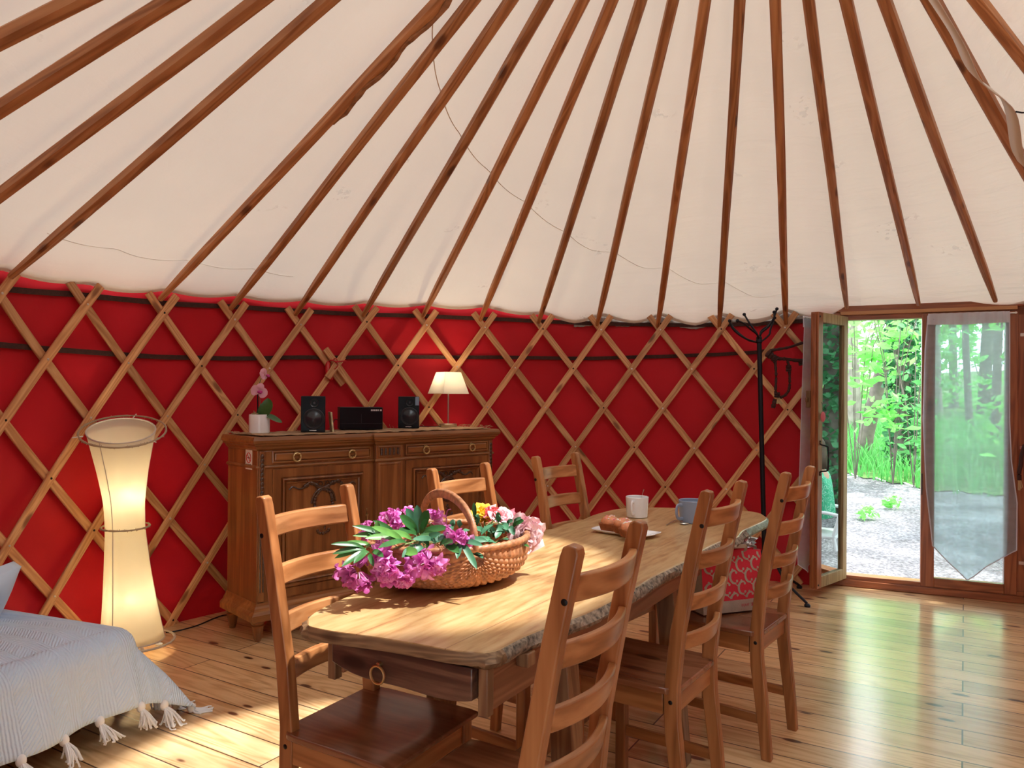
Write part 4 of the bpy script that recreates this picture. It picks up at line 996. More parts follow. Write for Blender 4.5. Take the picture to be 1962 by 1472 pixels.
for y,cx,rd,tk in ((825,232.5,66.5,1.0),(1226,254,62.5,0)):
    bm=BM(); sweep(bm,lampring(y,cx,rd,48,tk),circ(.0035,6),closed=True); obj('shade_hoop',bm,M_SEAMP,r)
for i in range(3):                                            # spokes to the outer hoop, inner bars, feet
    a=-.35+2*PI*i/3; 
    c=lc(234,826); t0=Vector((c.x+66*ks*cos(a),66*ks*sin(a),c.z+66*ks*(sin(a)*.34-cos(a)*.12))); t1=Vector((c.x+84*ks*cos(a),84*ks*sin(a),c.z+84*ks*(sin(a)*.34-cos(a)*.12)))
    bm=BM(); tube(bm,[t0,t1],.003,6); obj('spoke',bm,M_WHITEPAINT,r)
    b0=lc(256,1226); a2=-.85+2*PI*i/3; q0=Vector((b0.x+.115*cos(a2),.115*sin(a2),b0.z)); q1=Vector((b0.x+.165*cos(a2),.165*sin(a2),.006))
    bm=BM(); tube(bm,[q0,q1],.0075,10); lathe(bm,[(.0001,0),(.017,0),(.018,.004),(.010,.010),(.0001,.012)],16,c=(q1.x,q1.y,0)); obj('foot',bm,M_WHITEPAINT,r)
    bm=BM(); tube(bm,[Vector((b0.x,0,b0.z-.004)),Vector((b0.x+.165*cos(a2),.165*sin(a2),b0.z-.004))],.004,6); obj('base_bar',bm,M_WHITEPAINT,r)
M_BULB2=plain('floor_lamp_bulb_glow',(1,.9,.7),.4,emit=(1,.82,.55),es=110)
for y,x in ((948,245),(1147,252)):
    q=lc(x,y); bm=BM(); ball(bm,(q.x,-.055*0,q.z),.028,u=16,v=10); obj('bulb',bm,M_BULB2,r)
    lamp_light(r,(q.x,0,q.z),9.0,.03,(1,.80,.52))
    bm=BM(); tube(bm,[(q.x,0,q.z-.03),(q.x,0,q.z-.09)],.016,10); obj('lamp_holder',bm,M_WHITEPAINT,r)
bm=BM(); b0=lc(256,1226); tube(bm,[(b0.x,0,b0.z),(lc(236,850).x,0.0,lc(236,850).z-.02)],.005,8); obj('pole',bm,M_WHITEPAINT,r)
# power cord on the floor
pts=[on(318,1212,.004),on(345,1208,.004),on(380,1198,.004),on(408,1186,.004),on(430,1179,.004),on(455,1178,.004)]
bm=BM(); tube(bm,smoothpts([p_-LB for p_ in pts],6),.0035,6); obj('cord',bm,M_BLACKM,r)

# ================================================================= daybed with white throw
M_THROW=None
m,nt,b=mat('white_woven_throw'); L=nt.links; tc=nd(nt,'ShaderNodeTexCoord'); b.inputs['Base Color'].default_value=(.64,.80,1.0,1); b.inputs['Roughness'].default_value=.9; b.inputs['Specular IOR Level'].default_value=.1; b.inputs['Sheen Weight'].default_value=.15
mpx=nd(nt,'ShaderNodeMapping'); mpx.inputs['Rotation'].default_value=(0,0,0); L.new(tc.outputs['UV'],mpx.inputs[0])
w1=nd(nt,'ShaderNodeTexWave',i_Scale=28.0,i_Distortion=1.2); w1.bands_direction='X'; L.new(mpx.outputs[0],w1.inputs[0])
w2=nd(nt,'ShaderNodeTexWave',i_Scale=40.0,i_Distortion=2.0); w2.bands_direction='DIAGONAL'; L.new(mpx.outputs[0],w2.inputs[0])
w3=nd(nt,'ShaderNodeTexWave',i_Scale=2.6,i_Distortion=1.0); w3.bands_direction='X'; L.new(mpx.outputs[0],w3.inputs[0])
rr3=rampn(nt,w3.outputs[0],[(.45,(0,0,0)),(.55,(1,1,1))])
mxw=nd(nt,'ShaderNodeMix',data_type='RGBA'); L.new(rr3.outputs[0],mxw.inputs[0]); L.new(w1.outputs[0],mxw.inputs[6]); L.new(w2.outputs[0],mxw.inputs[7])
nz=nd(nt,'ShaderNodeTexNoise',i_Scale=90.0,i_Detail=2.0); L.new(mpx.outputs[0],nz.inputs[0])
bp=nd(nt,'ShaderNodeBump',i_Strength=.75,i_Distance=.004); L.new(mxw.outputs[2],bp.inputs['Height'])
bpn=nd(nt,'ShaderNodeBump',i_Strength=.5,i_Distance=.003); L.new(nz.outputs[0],bpn.inputs['Height']); L.new(bp.outputs[0],bpn.inputs['Normal'])
nf=nd(nt,'ShaderNodeTexNoise',i_Scale=4.0,i_Detail=3.0); L.new(mpx.outputs[0],nf.inputs[0])
bpf=nd(nt,'ShaderNodeBump',i_Strength=.5,i_Distance=.05); L.new(nf.outputs[0],bpf.inputs['Height']); L.new(bpn.outputs[0],bpf.inputs['Normal']); L.new(bpf.outputs[0],b.inputs['Normal'])
M_THROW=m
# daybed frame: corner C0, long edge along EU towards the camera side, short edge along EV to the wall
C0=Vector((-1.555,2.93,0)); EU=Vector((-.36,-.933,0)).normalized(); EV=Vector((-.933,.36,0)).normalized()
BZ=.375; BL,BW_=1.05,.76
db=empty('daybed',C0); tag(db,'low daybed under a white throw at the left edge','bed')
Mb=Matrix(((EU.x,EV.x,0,0),(EU.y,EV.y,0,0),(0,0,1,0),(0,0,0,1)))
def wedge(bm):
    for v in bm.verts:                              # the wall side follows the curve of the lattice
        q=Vector((v.co.x,v.co.y,0)); u=q.dot(EU); w_=q.dot(EV)
        if w_>.2: v.co-=EV*(w_*.55*u/1.05)
bm=BM(); box(bm,.03,BL,.03,BW_,.17,BZ-.02,M=Mb); wedge(bm); obj('mattress',bm,plain('mattress_cloth',(.6,.62,.66),.9),db,bevel=.06,seg=5)
bm=BM(); box(bm,.05,BL-.02,.05,BW_-.02,.10,.17,M=Mb); wedge(bm); obj('bed_base',bm,M_TLEG,db,bevel=.004)
for u,v in ((.10,.10),(BL-.10,.10),(.10,BW_-.10),(BL-.10,.24)):
    if True:
        bm=BM(); box(bm,u-.03,u+.03,v-.03,v+.03,0,.10,M=Mb); obj('leg',bm,M_TLEG,db)
# throw: draped over the top, flaring to a corner on the floor
def throwpt(u,v):
    """u along the long edge, v across; negative values hang down the sides"""
    hu=max(0,-u); hv=max(0,-v); x=max(u,0); y=max(v,0)
    h=math.hypot(hu,hv) if (hu>0 and hv>0) else hu+hv
    r=.085; z=BZ+.006; ox=oy=0
    if h>0:
        dx,dy=(hu/(hu+hv),hv/(hu+hv)); nn=math.hypot(dx,dy); dx/=nn; dy/=nn
        q=min(h,r*PI/2); out=r*sin(q/r); z-=r*(1-cos(q/r)); h2=max(0,h-r*PI/2)
        flare=.26+.34*min(hu,hv)/(max(hu,hv)+1e-6)
        wav=.020*sin(x*17+y*21+1.3)*min(1,h2/.15)
        out+=h2*flare+wav; z-=h2*math.sqrt(max(.05,1-flare*flare))
        ox=-dx*out; oy=-dy*out
        z=max(z,.008+.004*sin(u*40+v*37))
    else:
        z+=.010*sin(x*5+1)*sin(y*6)+.006*sin(x*13+y*9)
        z-=.02*max(0,.12-min(x,y))/.12
    y*=1-.55*x/1.05; return C0+EU*(x+ox)+EV*(y+oy)+Vector((0,0,z))
bm=BM(); nu,nv=90,64; g=[]; uvt=bm.loops.layers.uv.verify(); uvd={}
U0,V0=-.37,-.33
for i in range(nu+1):
    u=U0+(1.04-U0)*i/nu
    row=[]
    for j in range(nv+1):
        v=V0+(.755-V0)*j/nv; q_=bm.verts.new(throwpt(u,v)-C0); uvd[q_]=(u,v); row.append(q_)
    g.append(row)
for i in range(nu):
    for j in range(nv): bm.faces.new((g[i][j],g[i+1][j],g[i+1][j+1],g[i][j+1]))
for f in bm.faces:
    for lp_ in f.loops: lp_[uvt].uv=uvd[lp_.vert]
th=empty('bed_throw',C0); tag(th,'white woven throw with knotted tassels draped over the daybed','throw')
t_=obj('cloth',bm,M_THROW,th,autos=180); so_=t_.modifiers.new('s','SOLIDIFY'); so_.thickness=.005; so_.offset=1
# knotted tassels along the hem
M_TAS=plain('tassel_yarn',(.84,.86,.88),.9)
rt=random.Random(4)
def tassel(u,v,dirv):
    p=throwpt(u,v)-C0; bm=BM(); zz=max(.022,p.z-.005)
    c=Vector((p.x,p.y,zz)); ball(bm,c,.017,sz=1.25,u=10,v=7)
    for k in range(24):
        a=2*PI*k/24; d=Vector((cos(a),sin(a),0))*rt.uniform(.008,.026)+dirv*rt.uniform(.02,.05)
        e=c+d*1.2+Vector((rt.uniform(-.012,.012),rt.uniform(-.012,.012),0)); e.z=max(.004,zz-rt.uniform(.045,.075)); mid=c+d*.75; mid.z=max(.006,zz-.028)
        f2=e+dirv*rt.uniform(.0,.03)*(1 if e.z<.01 else 0)
        tube(bm,smoothpts([c,mid,e,f2+Vector((rt.uniform(-.008,.008),rt.uniform(-.008,.008),.0))],3),.0034,5)
    obj('tassel',bm,M_TAS,th)
for i in range(8): tassel(-.20+.155*i*1.0+.04,V0,(-EV)*1.0)
for i in range(5): tassel(U0,-.22+.17*i,(-EU)*1.0)
tassel(U0+.02,V0+.02,(-EU-EV).normalized())
# cushion at the far left
bm=BM(); bmesh.ops.create_cube(bm,size=1.0); bmesh.ops.subdivide_edges(bm,edges=bm.edges[:],cuts=8,use_grid_fill=True)
for v in bm.verts:
    x,y,z=v.co*2; k=1-.0*abs(z); f_=(1-abs(x)**4*.25)*(1-abs(y)**4*.25); v.co=Vector((x*.15,y*.13,z*.06*max(.12,(1-x**4)*(1-y**4))**.5))
pc=Vector((-2.12,0,0)); cu=obj('cushion',bm,M_THROW,autos=180); cu.location=(-2.12,2.98,.465); cu.rotation_euler=(1.05,.10,math.radians(-100)); tag(cu,'pale cushion standing on the daybed by the picture edge','cushion')

# ================================================================= coat stand
cp=at(1460,900,4.97); r=empty('coat_stand',(cp.x,4.97,0)); tag(r,'tall black iron coat stand with curled hooks before the lattice','coat stand')
tx=at(1454.5,652,4.97); bx=at(1466,1080,4.97)
bm=BM(); tube(bm,[(bx.x-cp.x,0,.12),(tx.x-cp.x,0,tx.z)],.0155,14); obj('pole',bm,M_BLACKM,r)
bm=BM(); lathe(bm,[(.0165,0),(.021,.006),(.021,.018),(.0165,.03),(.020,.036),(.012,.05)],16,c=(tx.x-cp.x,0,tx.z-.02)); obj('collar',bm,M_BLACKM,r)
T=Vector((tx.x-cp.x,0,tx.z))
def hook(ctrl):
    bm=BM(); pts=smoothpts([T+Vector(c) for c in ctrl],7); tube(bm,pts,.0062,8); ball(bm,pts[-1],.0115,u=10,v=8); obj('hook',bm,M_BLACKM,r)
q=4.97/FPX
def hk(pts,dy): hook([((x-1454.5)*q,dy*i/(len(pts)-1),(652-y)*q) for i,(x,y) in enumerate(pts)])
hk([(1454,656),(1449,643),(1433,632),(1420,610),(1397+5,615)][:3]+[(1418,622),(1404,618)],-.10)
hk([(1454,654),(1452,640),(1443,625),(1436,612),(1431,601)],.06)
hk([(1453,657),(1430,650),(1410,638),(1399,625),(1396,616)],-.02)
hk([(1454,650),(1458,638),(1470,626),(1477,612),(1482,594)],-.06)
hk([(1455,650),(1460,634),(1476,622),(1487,610),(1489,596)],.06)
hk([(1455,656),(1466,650),(1478,640),(1482,630),(1488,618),(1494,606)],.10)
hk([(1453,656),(1438,652),(1424,640),(1414,628),(1411,620)],.12)
for i in range(4):
    a=[.52,2.09,3.66,5.23][i]; bm=BM(); d=Vector((cos(a),sin(a),0)); b_=Vector((bx.x-cp.x,0,0))
    tube(bm,smoothpts([b_+Vector((0,0,.30)),b_+d*.07+Vector((0,0,.24)),b_+d*.17+Vector((0,0,.12)),b_+d*.33+Vector((0,0,.022))],6),.0085,8)
    lathe(bm,[(.0001,0),(.018,0),(.019,.012),(.012,.02),(.0001,.022)],14,c=(b_.x+d.x*.335,b_.y+d.y*.335,0)); obj('leg',bm,M_BLACKM,r)

# ================================================================= knotted horsehair strap beside the door
M_HAIR=plain('dark_braid',(.045,.014,.012),.8,bump=1,bscale=200); M_HAIRL=plain('straw_ends',(.50,.36,.18),.8)
K0=at(1483,688,5.17); r=empty('braided_strap',K0); tag(r,'dark braided strap knotted on the lattice, with a tassel end','strap')
def q3(x,y,Y=5.14): return at(x,y,Y)-K0
def braid(pts,rad=.011,name='strap'):
    P=smoothpts(pts,8); rr=random.Random(len(P)); bm=BM(); tube(bm,P,rad,8,scales=[rr.uniform(.8,1.25) for _ in P]); obj(name,bm,M_HAIR,r)
braid([q3(1475,672),q3(1510,666),q3(1535,658),q3(1552,655)],.009)
braid([q3(1482,688),q3(1505,688),q3(1530,691),q3(1552,688)],.011)
braid([q3(1485,690),q3(1487,720),q3(1486,750),q3(1488,760)],.009); braid([q3(1508,688),q3(1512,705),q3(1513,725),q3(1512,745),q3(1505,757),q3(1495,762)],.009)
braid([q3(1511,700),q3(1511,712)],.019,'knot'); braid([q3(1534,693),q3(1536,700)],.017,'knot')
braid([q3(1470,676),q3(1480,684),q3(1488,690)],.024,'knot'); braid([q3(1489,752),q3(1489,762)],.02,'knot'); braid([q3(1485,765),q3(1481,782)],.015,'strap_end')
bm=BM()
for i in range(14): tube(bm,[q3(1490+rt.uniform(-3,3),758),q3(1488+i*.9+rt.uniform(-1,1),774+rt.uniform(-3,3),5.12)],.0026,4)
f_=obj('straw_tassel',bm,M_HAIRL,r)
# ================================================================= flower basket
M_WICK=plain('wicker',(.47,.205,.095),.5,bump=.3,bscale=150,var=.45,vscale=60,coat=.1)
BC=Vector((-.188,2.235,TZ)); E1=Vector((.89,.457,0)).normalized(); BA=math.atan2(E1.y,E1.x)
bk=empty('wicker_basket',BC,BA); tag(bk,'round-bellied wicker basket with arched handle, full of cut flowers','basket')
RA,RB,RC=.244,.205,.133                       # half length, half width, depth
def bwall(ph,t,off=0.0):
    """ph 0..pi from one end under the belly to the other, t 0..pi between the two handle ears"""
    x=-cos(ph)*sin(t)*RA; y=-cos(t)*RB; z=-sin(ph)*sin(t)
    k=sin(t)
    zz=.130-max(0,sin(ph))**.46*(max(0,sin(t))**.38)*.128
    n=Vector((-cos(ph)*sin(t)/RA,-cos(t)/RB,-sin(ph)*sin(t)/RC)).normalized()
    p=Vector((x,y,max(.0045,zz)))
    return p+n*off
bm=BM(); NP,NTT=21*8,168; g=[]
for i in range(NP+1):
    ph=PI*i/NP; row=[]
    for j in range(NTT+1):
        t=.10+(PI-.20)*j/NTT
        rib=i/8.0; wv=j/2.4; 
        par=1 if int(rib)%2 else -1
        o=.0042*abs(sin(PI*rib))**.7+ .0030*sin(PI*wv+(PI/2)*par)*abs(sin(PI*rib))
        row.append(bm.verts.new(bwall(ph,t,o)))
    g.append(row)
for i in range(NP):
    for j in range(NTT): bm.faces.new((g[i][j],g[i+1][j],g[i+1][j+1],g[i][j+1]))
w=obj('basket_body',bm,M_WICK,bk,autos=180); so_=w.modifiers.new('s','SOLIDIFY'); so_.thickness=.005; so_.offset=-1
P=[Vector((RA*cos(a),RB*sin(a),.131+.010*(1 if sin(a)>0 else 0)*sin(a)**2)) for a in [2*PI*i/220 for i in range(220)]]
bm=BM(); sweep(bm,P,circ(.0095,10),closed=True,scales=[1+.12*((i%3)-1) for i in range(220)]); obj('rim',bm,M_WICK,bk,autos=60)
bm=BM(); pts=[]
for i in range(111):
    a=PI*i/110; pts.append(Vector((-.004,-RB*cos(a)*1.0,.128+.128*sin(a)**.75)))
sweep(bm,pts,crect(.026,.014,.004),up=Vector((1,0,0)),scales=[1+.07*((i%2)*2-1) for i in range(111)],cap=True); obj('handle',bm,M_WICK,bk,autos=60)

# flowers: every sprig is a thing of its own
M_LEAFA=plain('rhododendron_leaf',(.035,.14,.035),.30,coat=.2,var=.35,vscale=20); M_LEAFB=plain('rose_leaf',(.05,.19,.10),.45,var=.3,vscale=30); M_LEAFC=plain('young_leaf',(.11,.29,.06),.4,var=.2,vscale=30)
M_TWIG=plain('green_twig',(.22,.30,.10),.5)
def petal(name,col,tcol=None,mixw=.35):
    m,nt,b=mat(name); L=nt.links; tc=nd(nt,'ShaderNodeTexCoord'); n=nd(nt,'ShaderNodeTexNoise',i_Scale=35.0,i_Detail=2.0); L.new(tc.outputs['Object'],n.inputs[0])
    r=rampn(nt,n.outputs[0],[(.35,col),(.68,tcol or tuple(min(1,c*1.3+.06) for c in col))]); L.new(r.outputs[0],b.inputs['Base Color']); b.inputs['Roughness'].default_value=.55
    tr=nd(nt,'ShaderNodeBsdfTranslucent'); L.new(r.outputs[0],tr.inputs[0]); mx=nd(nt,'ShaderNodeMixShader',i_0=mixw); L.new(b.outputs[0],mx.inputs[1]); L.new(tr.outputs[0],mx.inputs[2]); L.new(mx.outputs[0],nt.nodes['Material Output'].inputs[0]); return m
M_MAG=petal('magenta_petal',(.74,.12,.55),(.93,.46,.83)); M_PLUM=petal('plum_petal',(.46,.06,.30),(.66,.20,.48)); M_PALE=petal('pale_pink_petal',(.90,.58,.64),(.96,.80,.84)); M_PINK=petal('pink_petal',(.86,.25,.36),(.92,.48,.55)); M_CORAL=petal('coral_petal',(.85,.10,.14),(.9,.28,.28)); M_YEL=petal('yellow_petal',(.85,.56,.02),(.92,.74,.10)); M_STAM=plain('stamen',(.85,.70,.75),.5)
rf=random.Random(21)
def rvec(s=1): return Vector((rf.uniform(-1,1),rf.uniform(-1,1),rf.uniform(-1,1)))*s
def cup(bm,c,d,n,Ln,w,curl=.5,spread=.5,ruffle=.004):
    """bell or open bloom: n petals round direction d"""
    d=d.normalized(); a=d.cross(Vector((.3,.2,1))).normalized(); b_=d.cross(a)
    ph=rf.uniform(0,6)
    for k in range(n):
        t=2*PI*k/n+ph+rf.uniform(-.2,.2); s=(a*cos(t)+b_*sin(t)); L_=Ln*rf.uniform(.85,1.1)
        p=[c,c+d*L_*.5+s*L_*spread*.35,c+d*L_*.85+s*L_*spread*.9,c+d*L_*(1-curl*.4)+s*L_*spread*1.45+rvec(ruffle)]
        blade(bm,p,w*rf.uniform(.85,1.1),up=-s+d*.3,fold=.18,n=9,power=.5)
def truss(parent,c,rad,n,m,d0=Vector((0,0,-1)),name='blossom',Ln=.042,w=.014,k=5):
    bm=BM()
    for i in range(n):
        v=(rvec()+d0*.7); v.normalize(); q=c+Vector((v.x,v.y,v.z*.85))*rad*.82*rf.uniform(.15,.5); cup(bm,q,v,k,Ln*.88*rf.uniform(.8,1.1),w*.56,spread=.42,ruffle=.006)
    o=obj(name,bm,m,parent,autos=180)
    bm=BM()
    for i in range(n):
        v=(rvec()+d0).normalized(); tube(bm,[c+v*rad*.2,c+v*rad*.85+rvec(.004)],.0007,4)
    obj('stamen',bm,M_STAM,o); return o
def leafat(parent,c,d,Ln,w,m,droop=.25,name='leaf',up=None):
    d=d.normalized(); bm=BM(); u=up or Vector((0,0,1))
    blade(bm,[c,c+d*Ln*.35+Vector((0,0,.02*Ln)),c+d*Ln*.7+Vector((0,0,-droop*Ln*.25)),c+d*Ln+Vector((0,0,-droop*Ln*.6))],w,up=u+rvec(.25),fold=.22,n=12,power=.62)
    return obj(name,bm,m,parent,autos=180)
def leaf2(parent,x0,y0,x1,y1,Y0,Y1,w,m,up=Vector((0,-.8,.6)),bow=.008,wmul=1):
    p0=at(x0,y0,Y0)-parent.location; p1=at(x1,y1,Y1)-parent.location; mid=(p0+p1)/2+Vector((0,-.2,1))*bow
    bm=BM(); blade(bm,[p0,p0.lerp(mid,.55)+Vector((0,0,bow*.4)),mid.lerp(p1,.5),p1],w*.66,up=up,fold=.2,n=12,power=.95); return obj('leaf',bm,m,parent,autos=180)
def sprig(label,x,y,Y): 
    r=empty('rhododendron_sprig',at(x,y,Y)); return tag(r,label,'flowers','cut rhododendron sprigs in the basket')
def stem(parent,pts,rad=.0022,m=None):
    bm=BM(); tube(bm,smoothpts([at(*p_)-parent.location for p_ in pts],6),rad,6); obj('stem',bm,m or M_TWIG,parent)
# left drooping sprig
s=sprig('drooping plum rhododendron sprig at the left tip of the basket',700,1060,1.98)
stem(s,[(830,1035,2.14),(760,1040,2.05),(710,1045,1.99),(692,1062,1.96)])
c=at(687,1092,1.93)-s.location; truss(s,c,.042,13,M_PLUM,Vector((0,0,-1.2)),Ln=.050,w=.016)
for a in ((700,1052,634,1043,1.97,1.93,.010),(702,1054,637,1062,1.97,1.93,.012),(704,1056,641,1070,1.97,1.94,.012),(705,1058,655,1086,1.96,1.90,.013),(708,1058,678,1080,1.95,1.88,.014),(715,1050,660,1040,1.99,1.97,.010),(712,1060,735,1068,1.96,1.92,.012),(705,1064,716,1086,1.95,1.93,.010),(740,1040,705,1022,2.03,1.99,.012)):
    leaf2(s,*a[:6],a[6],M_LEAFA if a[1]%3 else M_LEAFC)
# front left sprig with two big magenta trusses
s=sprig('magenta rhododendron sprig hanging over the basket rim, left of the handle',760,1060,2.03)
stem(s,[(840,1040,2.12),(790,1040,2.07),(755,1052,2.02)])
truss(s,at(752,1083,1.975)-s.location,.050,20,M_MAG,Vector((-.2,-.5,-.9)),Ln=.046,w=.016); truss(s,at(742,1062,1.99)-s.location,.030,8,M_MAG,Vector((-.3,-.3,.2)),Ln=.040,w=.014)
truss(s,at(770,1092,1.975)-s.location,.036,10,M_MAG,Vector((.1,-.4,-1)),Ln=.045,w=.015)
for a in ((775,1040,712,1010,2.02,1.95,.015),(770,1035,700,1032,2.03,1.97,.015),(760,1035,675,1008,2.03,1.98,.013),(765,1030,676,1027,2.03,1.98,.014),(780,1040,725,1050,2.02,1.92,.014),(772,1062,800,1062,1.98,1.95,.020),(760,1030,715,998,2.06,2.03,.013),(790,1035,740,1020,2.05,1.99,.015),(725,1036,722,998,2.0,2.0,.012)):
    leaf2(s,*a[:6],a[6],M_LEAFA if a[2]%2 else M_LEAFC)
s=sprig('magenta rhododendron sprig lying before the handle foot, over the weave',822,1065,2.02)
stem(s,[(860,1035,2.12),(835,1040,2.06),(822,1055,2.02)])
truss(s,at(822,1075,1.985)-s.location,.042,17,M_MAG,Vector((.1,-.6,-.7)),Ln=.044,w=.015)
for a in ((812,1050,770,1068,2.0,1.96,.022),(850,1045,880,1060,2.02,1.98,.018),(842,1046,868,1040,2.03,1.98,.016),(800,1045,845,1022,2.05,2.02,.014),(850,1036,803,1028,2.06,2.02,.014),(836,1040,790,1034,2.04,1.98,.013)):
    leaf2(s,*a[:6],a[6],M_LEAFA if a[0]%4 else M_LEAFB)
s=sprig('rhododendron sprig with tall upright green leaves left of the handle',802,1015,2.14)
stem(s,[(815,1050,2.12),(806,1030,2.13),(802,1020,2.13)])
for a in ((803,1022,799,968,2.12,2.12,.019),(806,1022,821,978,2.11,2.09,.022),(800,1024,765,988,2.12,2.08,.020),(802,1022,778,974,2.13,2.12,.019),(798,1024,770,1000,2.11,2.06,.017),(806,1024,818,996,2.09,2.05,.016),(808,1024,860,1012,2.10,2.08,.016),(800,1026,762,1018,2.10,2.04,.018),(806,1028,842,1030,2.08,2.03,.015),(803,1028,822,1046,2.07,2.03,.012)):
    leaf2(s,*a[:6],a[6],(M_LEAFA,M_LEAFB,M_LEAFA)[int(a[2])%3])
truss(s,at(748,1005,2.14)-s.location,.036,14,M_MAG,Vector((-.2,-.2,.8)),Ln=.038,w=.015); truss(s,at(712,1018,2.12)-s.location,.022,6,M_PLUM,Vector((-.4,-.2,.3)),Ln=.032,w=.013); truss(s,at(828,1000,2.2)-s.location,.035,8,M_MAG,Vector((.2,0,.8)),Ln=.036,w=.014)
truss(s,at(786,994,2.18)-s.location,.024,5,M_MAG,Vector((0,0,1)),Ln=.034,w=.013)
s=sprig('small magenta bloom with long bluish leaves hanging beside the handle foot',884,1030,2.05)
stem(s,[(860,1045,2.14),(876,1042,2.07),(884,1038,2.04)])
truss(s,at(879,1024,2.03)-s.location,.022,7,M_MAG,Vector((0,-.8,-.2)),Ln=.040,w=.018)
for a in ((883,1042,914,1091,2.02,1.97,.014),(882,1042,876,1071,2.02,1.97,.013),(884,1040,934,1037,2.02,2.02,.014),(884,1042,925,1046,2.02,2.0,.012),(868,1010,858,1028,2.06,2.02,.012),(880,1012,884,1000,2.1,2.1,.014),(865,1012,872,1000,2.1,2.1,.014),(860,1030,830,1040,2.05,2.02,.014)):
    leaf2(s,*a[:6],a[6],M_LEAFB)
bm=BM(); tube(bm,smoothpts([at(x,y,2.3)-s.location for x,y in ((856,1010),(855,990),(858,978),(864,976))],5),.0016,5); obj('curled_tendril',bm,M_PLUM,s)
# filler foliage inside the basket
fo=empty('rose_foliage',BC+Vector((0,0,.12))); tag(fo,'loose green leaves filling the inside of the wicker basket','foliage','rose leaves in the basket')
for i in range(46):
    u=rf.uniform(-.9,.95); v=rf.uniform(-.85,.6); p=E1*(u*RA*.9)+Vector((-E1.y,E1.x,0))*(v*RB*.85)+Vector((0,0,rf.uniform(-.03,.035)))
    d=Vector((rf.uniform(-1,1),rf.uniform(-1,.3),rf.uniform(.0,.7))); leafat(fo,p,d,rf.uniform(.035,.065),rf.uniform(.011,.018),(M_LEAFA,M_LEAFB,M_LEAFB)[i%3])
# roses
def rose(label,x,y,Y,rad,m,d,layers=5,open_=1.0,leaves=(),stemp=None):
    r=empty('rose',at(x,y,Y)); tag(r,label,'rose','cut roses in the basket')
    d=Vector(d).normalized(); a=d.cross(Vector((.2,.1,1))).normalized(); b_=d.cross(a); bm=BM()
    for l in range(layers):
        f=(l+1)/layers; n=3+l*2
        for k in range(n):
            t=2*PI*(k+.5*(l%2))/n+rf.uniform(-.25,.25); s_=a*cos(t)+b_*sin(t); R_=rad*f
            base=-d*rad*.35; op=f**1.3*open_
            p=[base+s_*R_*.12,base+s_*R_*.65+d*rad*.32*(1.1-op*.6),s_*R_*(.80+.2*op)+d*rad*.45*(1-op*.85),s_*R_*(.86+.30*op)+d*rad*(.62*(1-op)-.02)+rvec(rad*.10)]
            blade(bm,p,R_*rf.uniform(.62,.80)*(.75 if l==0 else 1),up=-s_*.6+d*1.0,fold=-.22,n=9,power=.42)
    o=obj('bloom',bm,m,r,autos=180)
    if stemp: stem(r,stemp,.0026)
    for q in leaves: leaf2(r,*q[:6],q[6],M_LEAFB if q[0]%2 else M_LEAFA)
    return r
rose('large pale pink rose hanging over the right end of the basket',1007,1022,2.30,.047,M_PALE,(.25,-.85,.10),6,1.0,((985,1005,998,995,2.28,2.24,.014),(982,1012,1004,998,2.27,2.26,.013),(975,1022,958,1004,2.28,2.27,.015)),[(940,1045,2.32),(970,1030,2.33),(1000,1024,2.33)])
rose('pink rose lying behind the pale rose at the basket end',985,1000,2.40,.030,M_PINK,(-.1,-.6,.5),5,.8,(),[(940,1040,2.34),(970,1015,2.4)])
rose('soft pink rose beside the yellow rose in the basket',962,990,2.36,.034,M_PALE,(.3,-.5,.8),5,.85,((955,1000,952,984,2.3,2.28,.014),),[(935,1035,2.32),(955,1005,2.36)])
rose('coral rose bud between the yellow and the pink rose',944,985,2.36,.022,M_CORAL,(-.1,-.7,.5),4,.7,(),[(935,1035,2.32),(943,1000,2.36)])
rose('bright yellow rose in the basket behind the handle',927,984,2.38,.033,M_YEL,(-.1,-.5,.8),5,.85,((910,1000,908,963,2.3,2.3,.010),(914,1010,907,985,2.28,2.27,.013)),[(930,1040,2.3),(928,1000,2.36)])
s=empty('rose_sprig',at(930,1030,2.26)); tag(s,'branching green rose stem with round leaves standing at the basket\'s right side','foliage')
stem(s,[(929,1043,2.24),(929,1020,2.24),(932,1006,2.24)],.0028); stem(s,[(930,1012,2.24),(950,1002,2.26),(978,1012,2.28)],.0018); stem(s,[(929,1022,2.24),(918,1000,2.22),(916,985,2.2)],.0018); stem(s,[(931,1008,2.24),(945,998,2.25),(957,992,2.24)],.0016)
for a in ((925,1022,912,1016,2.2,2.17,.017),(932,1018,948,1020,2.22,2.2,.016),(950,1012,966,1022,2.22,2.2,.016),(962,1008,972,1016,2.24,2.2,.017),(915,1005,912,990,2.2,2.18,.015),(955,1002,957,985,2.22,2.2,.016),(975,1012,985,1026,2.26,2.24,.014),(945,1030,956,1028,2.2,2.19,.015),(905,1020,900,1004,2.2,2.19,.015),(912,1030,902,1040,2.17,2.14,.012),(960,1020,950,1032,2.2,2.17,.014),(940,1036,925,1040,2.16,2.13,.012),(972,1008,982,1000,2.24,2.22,.013)):
    leaf2(s,*a[:6],a[6],M_LEAFB)

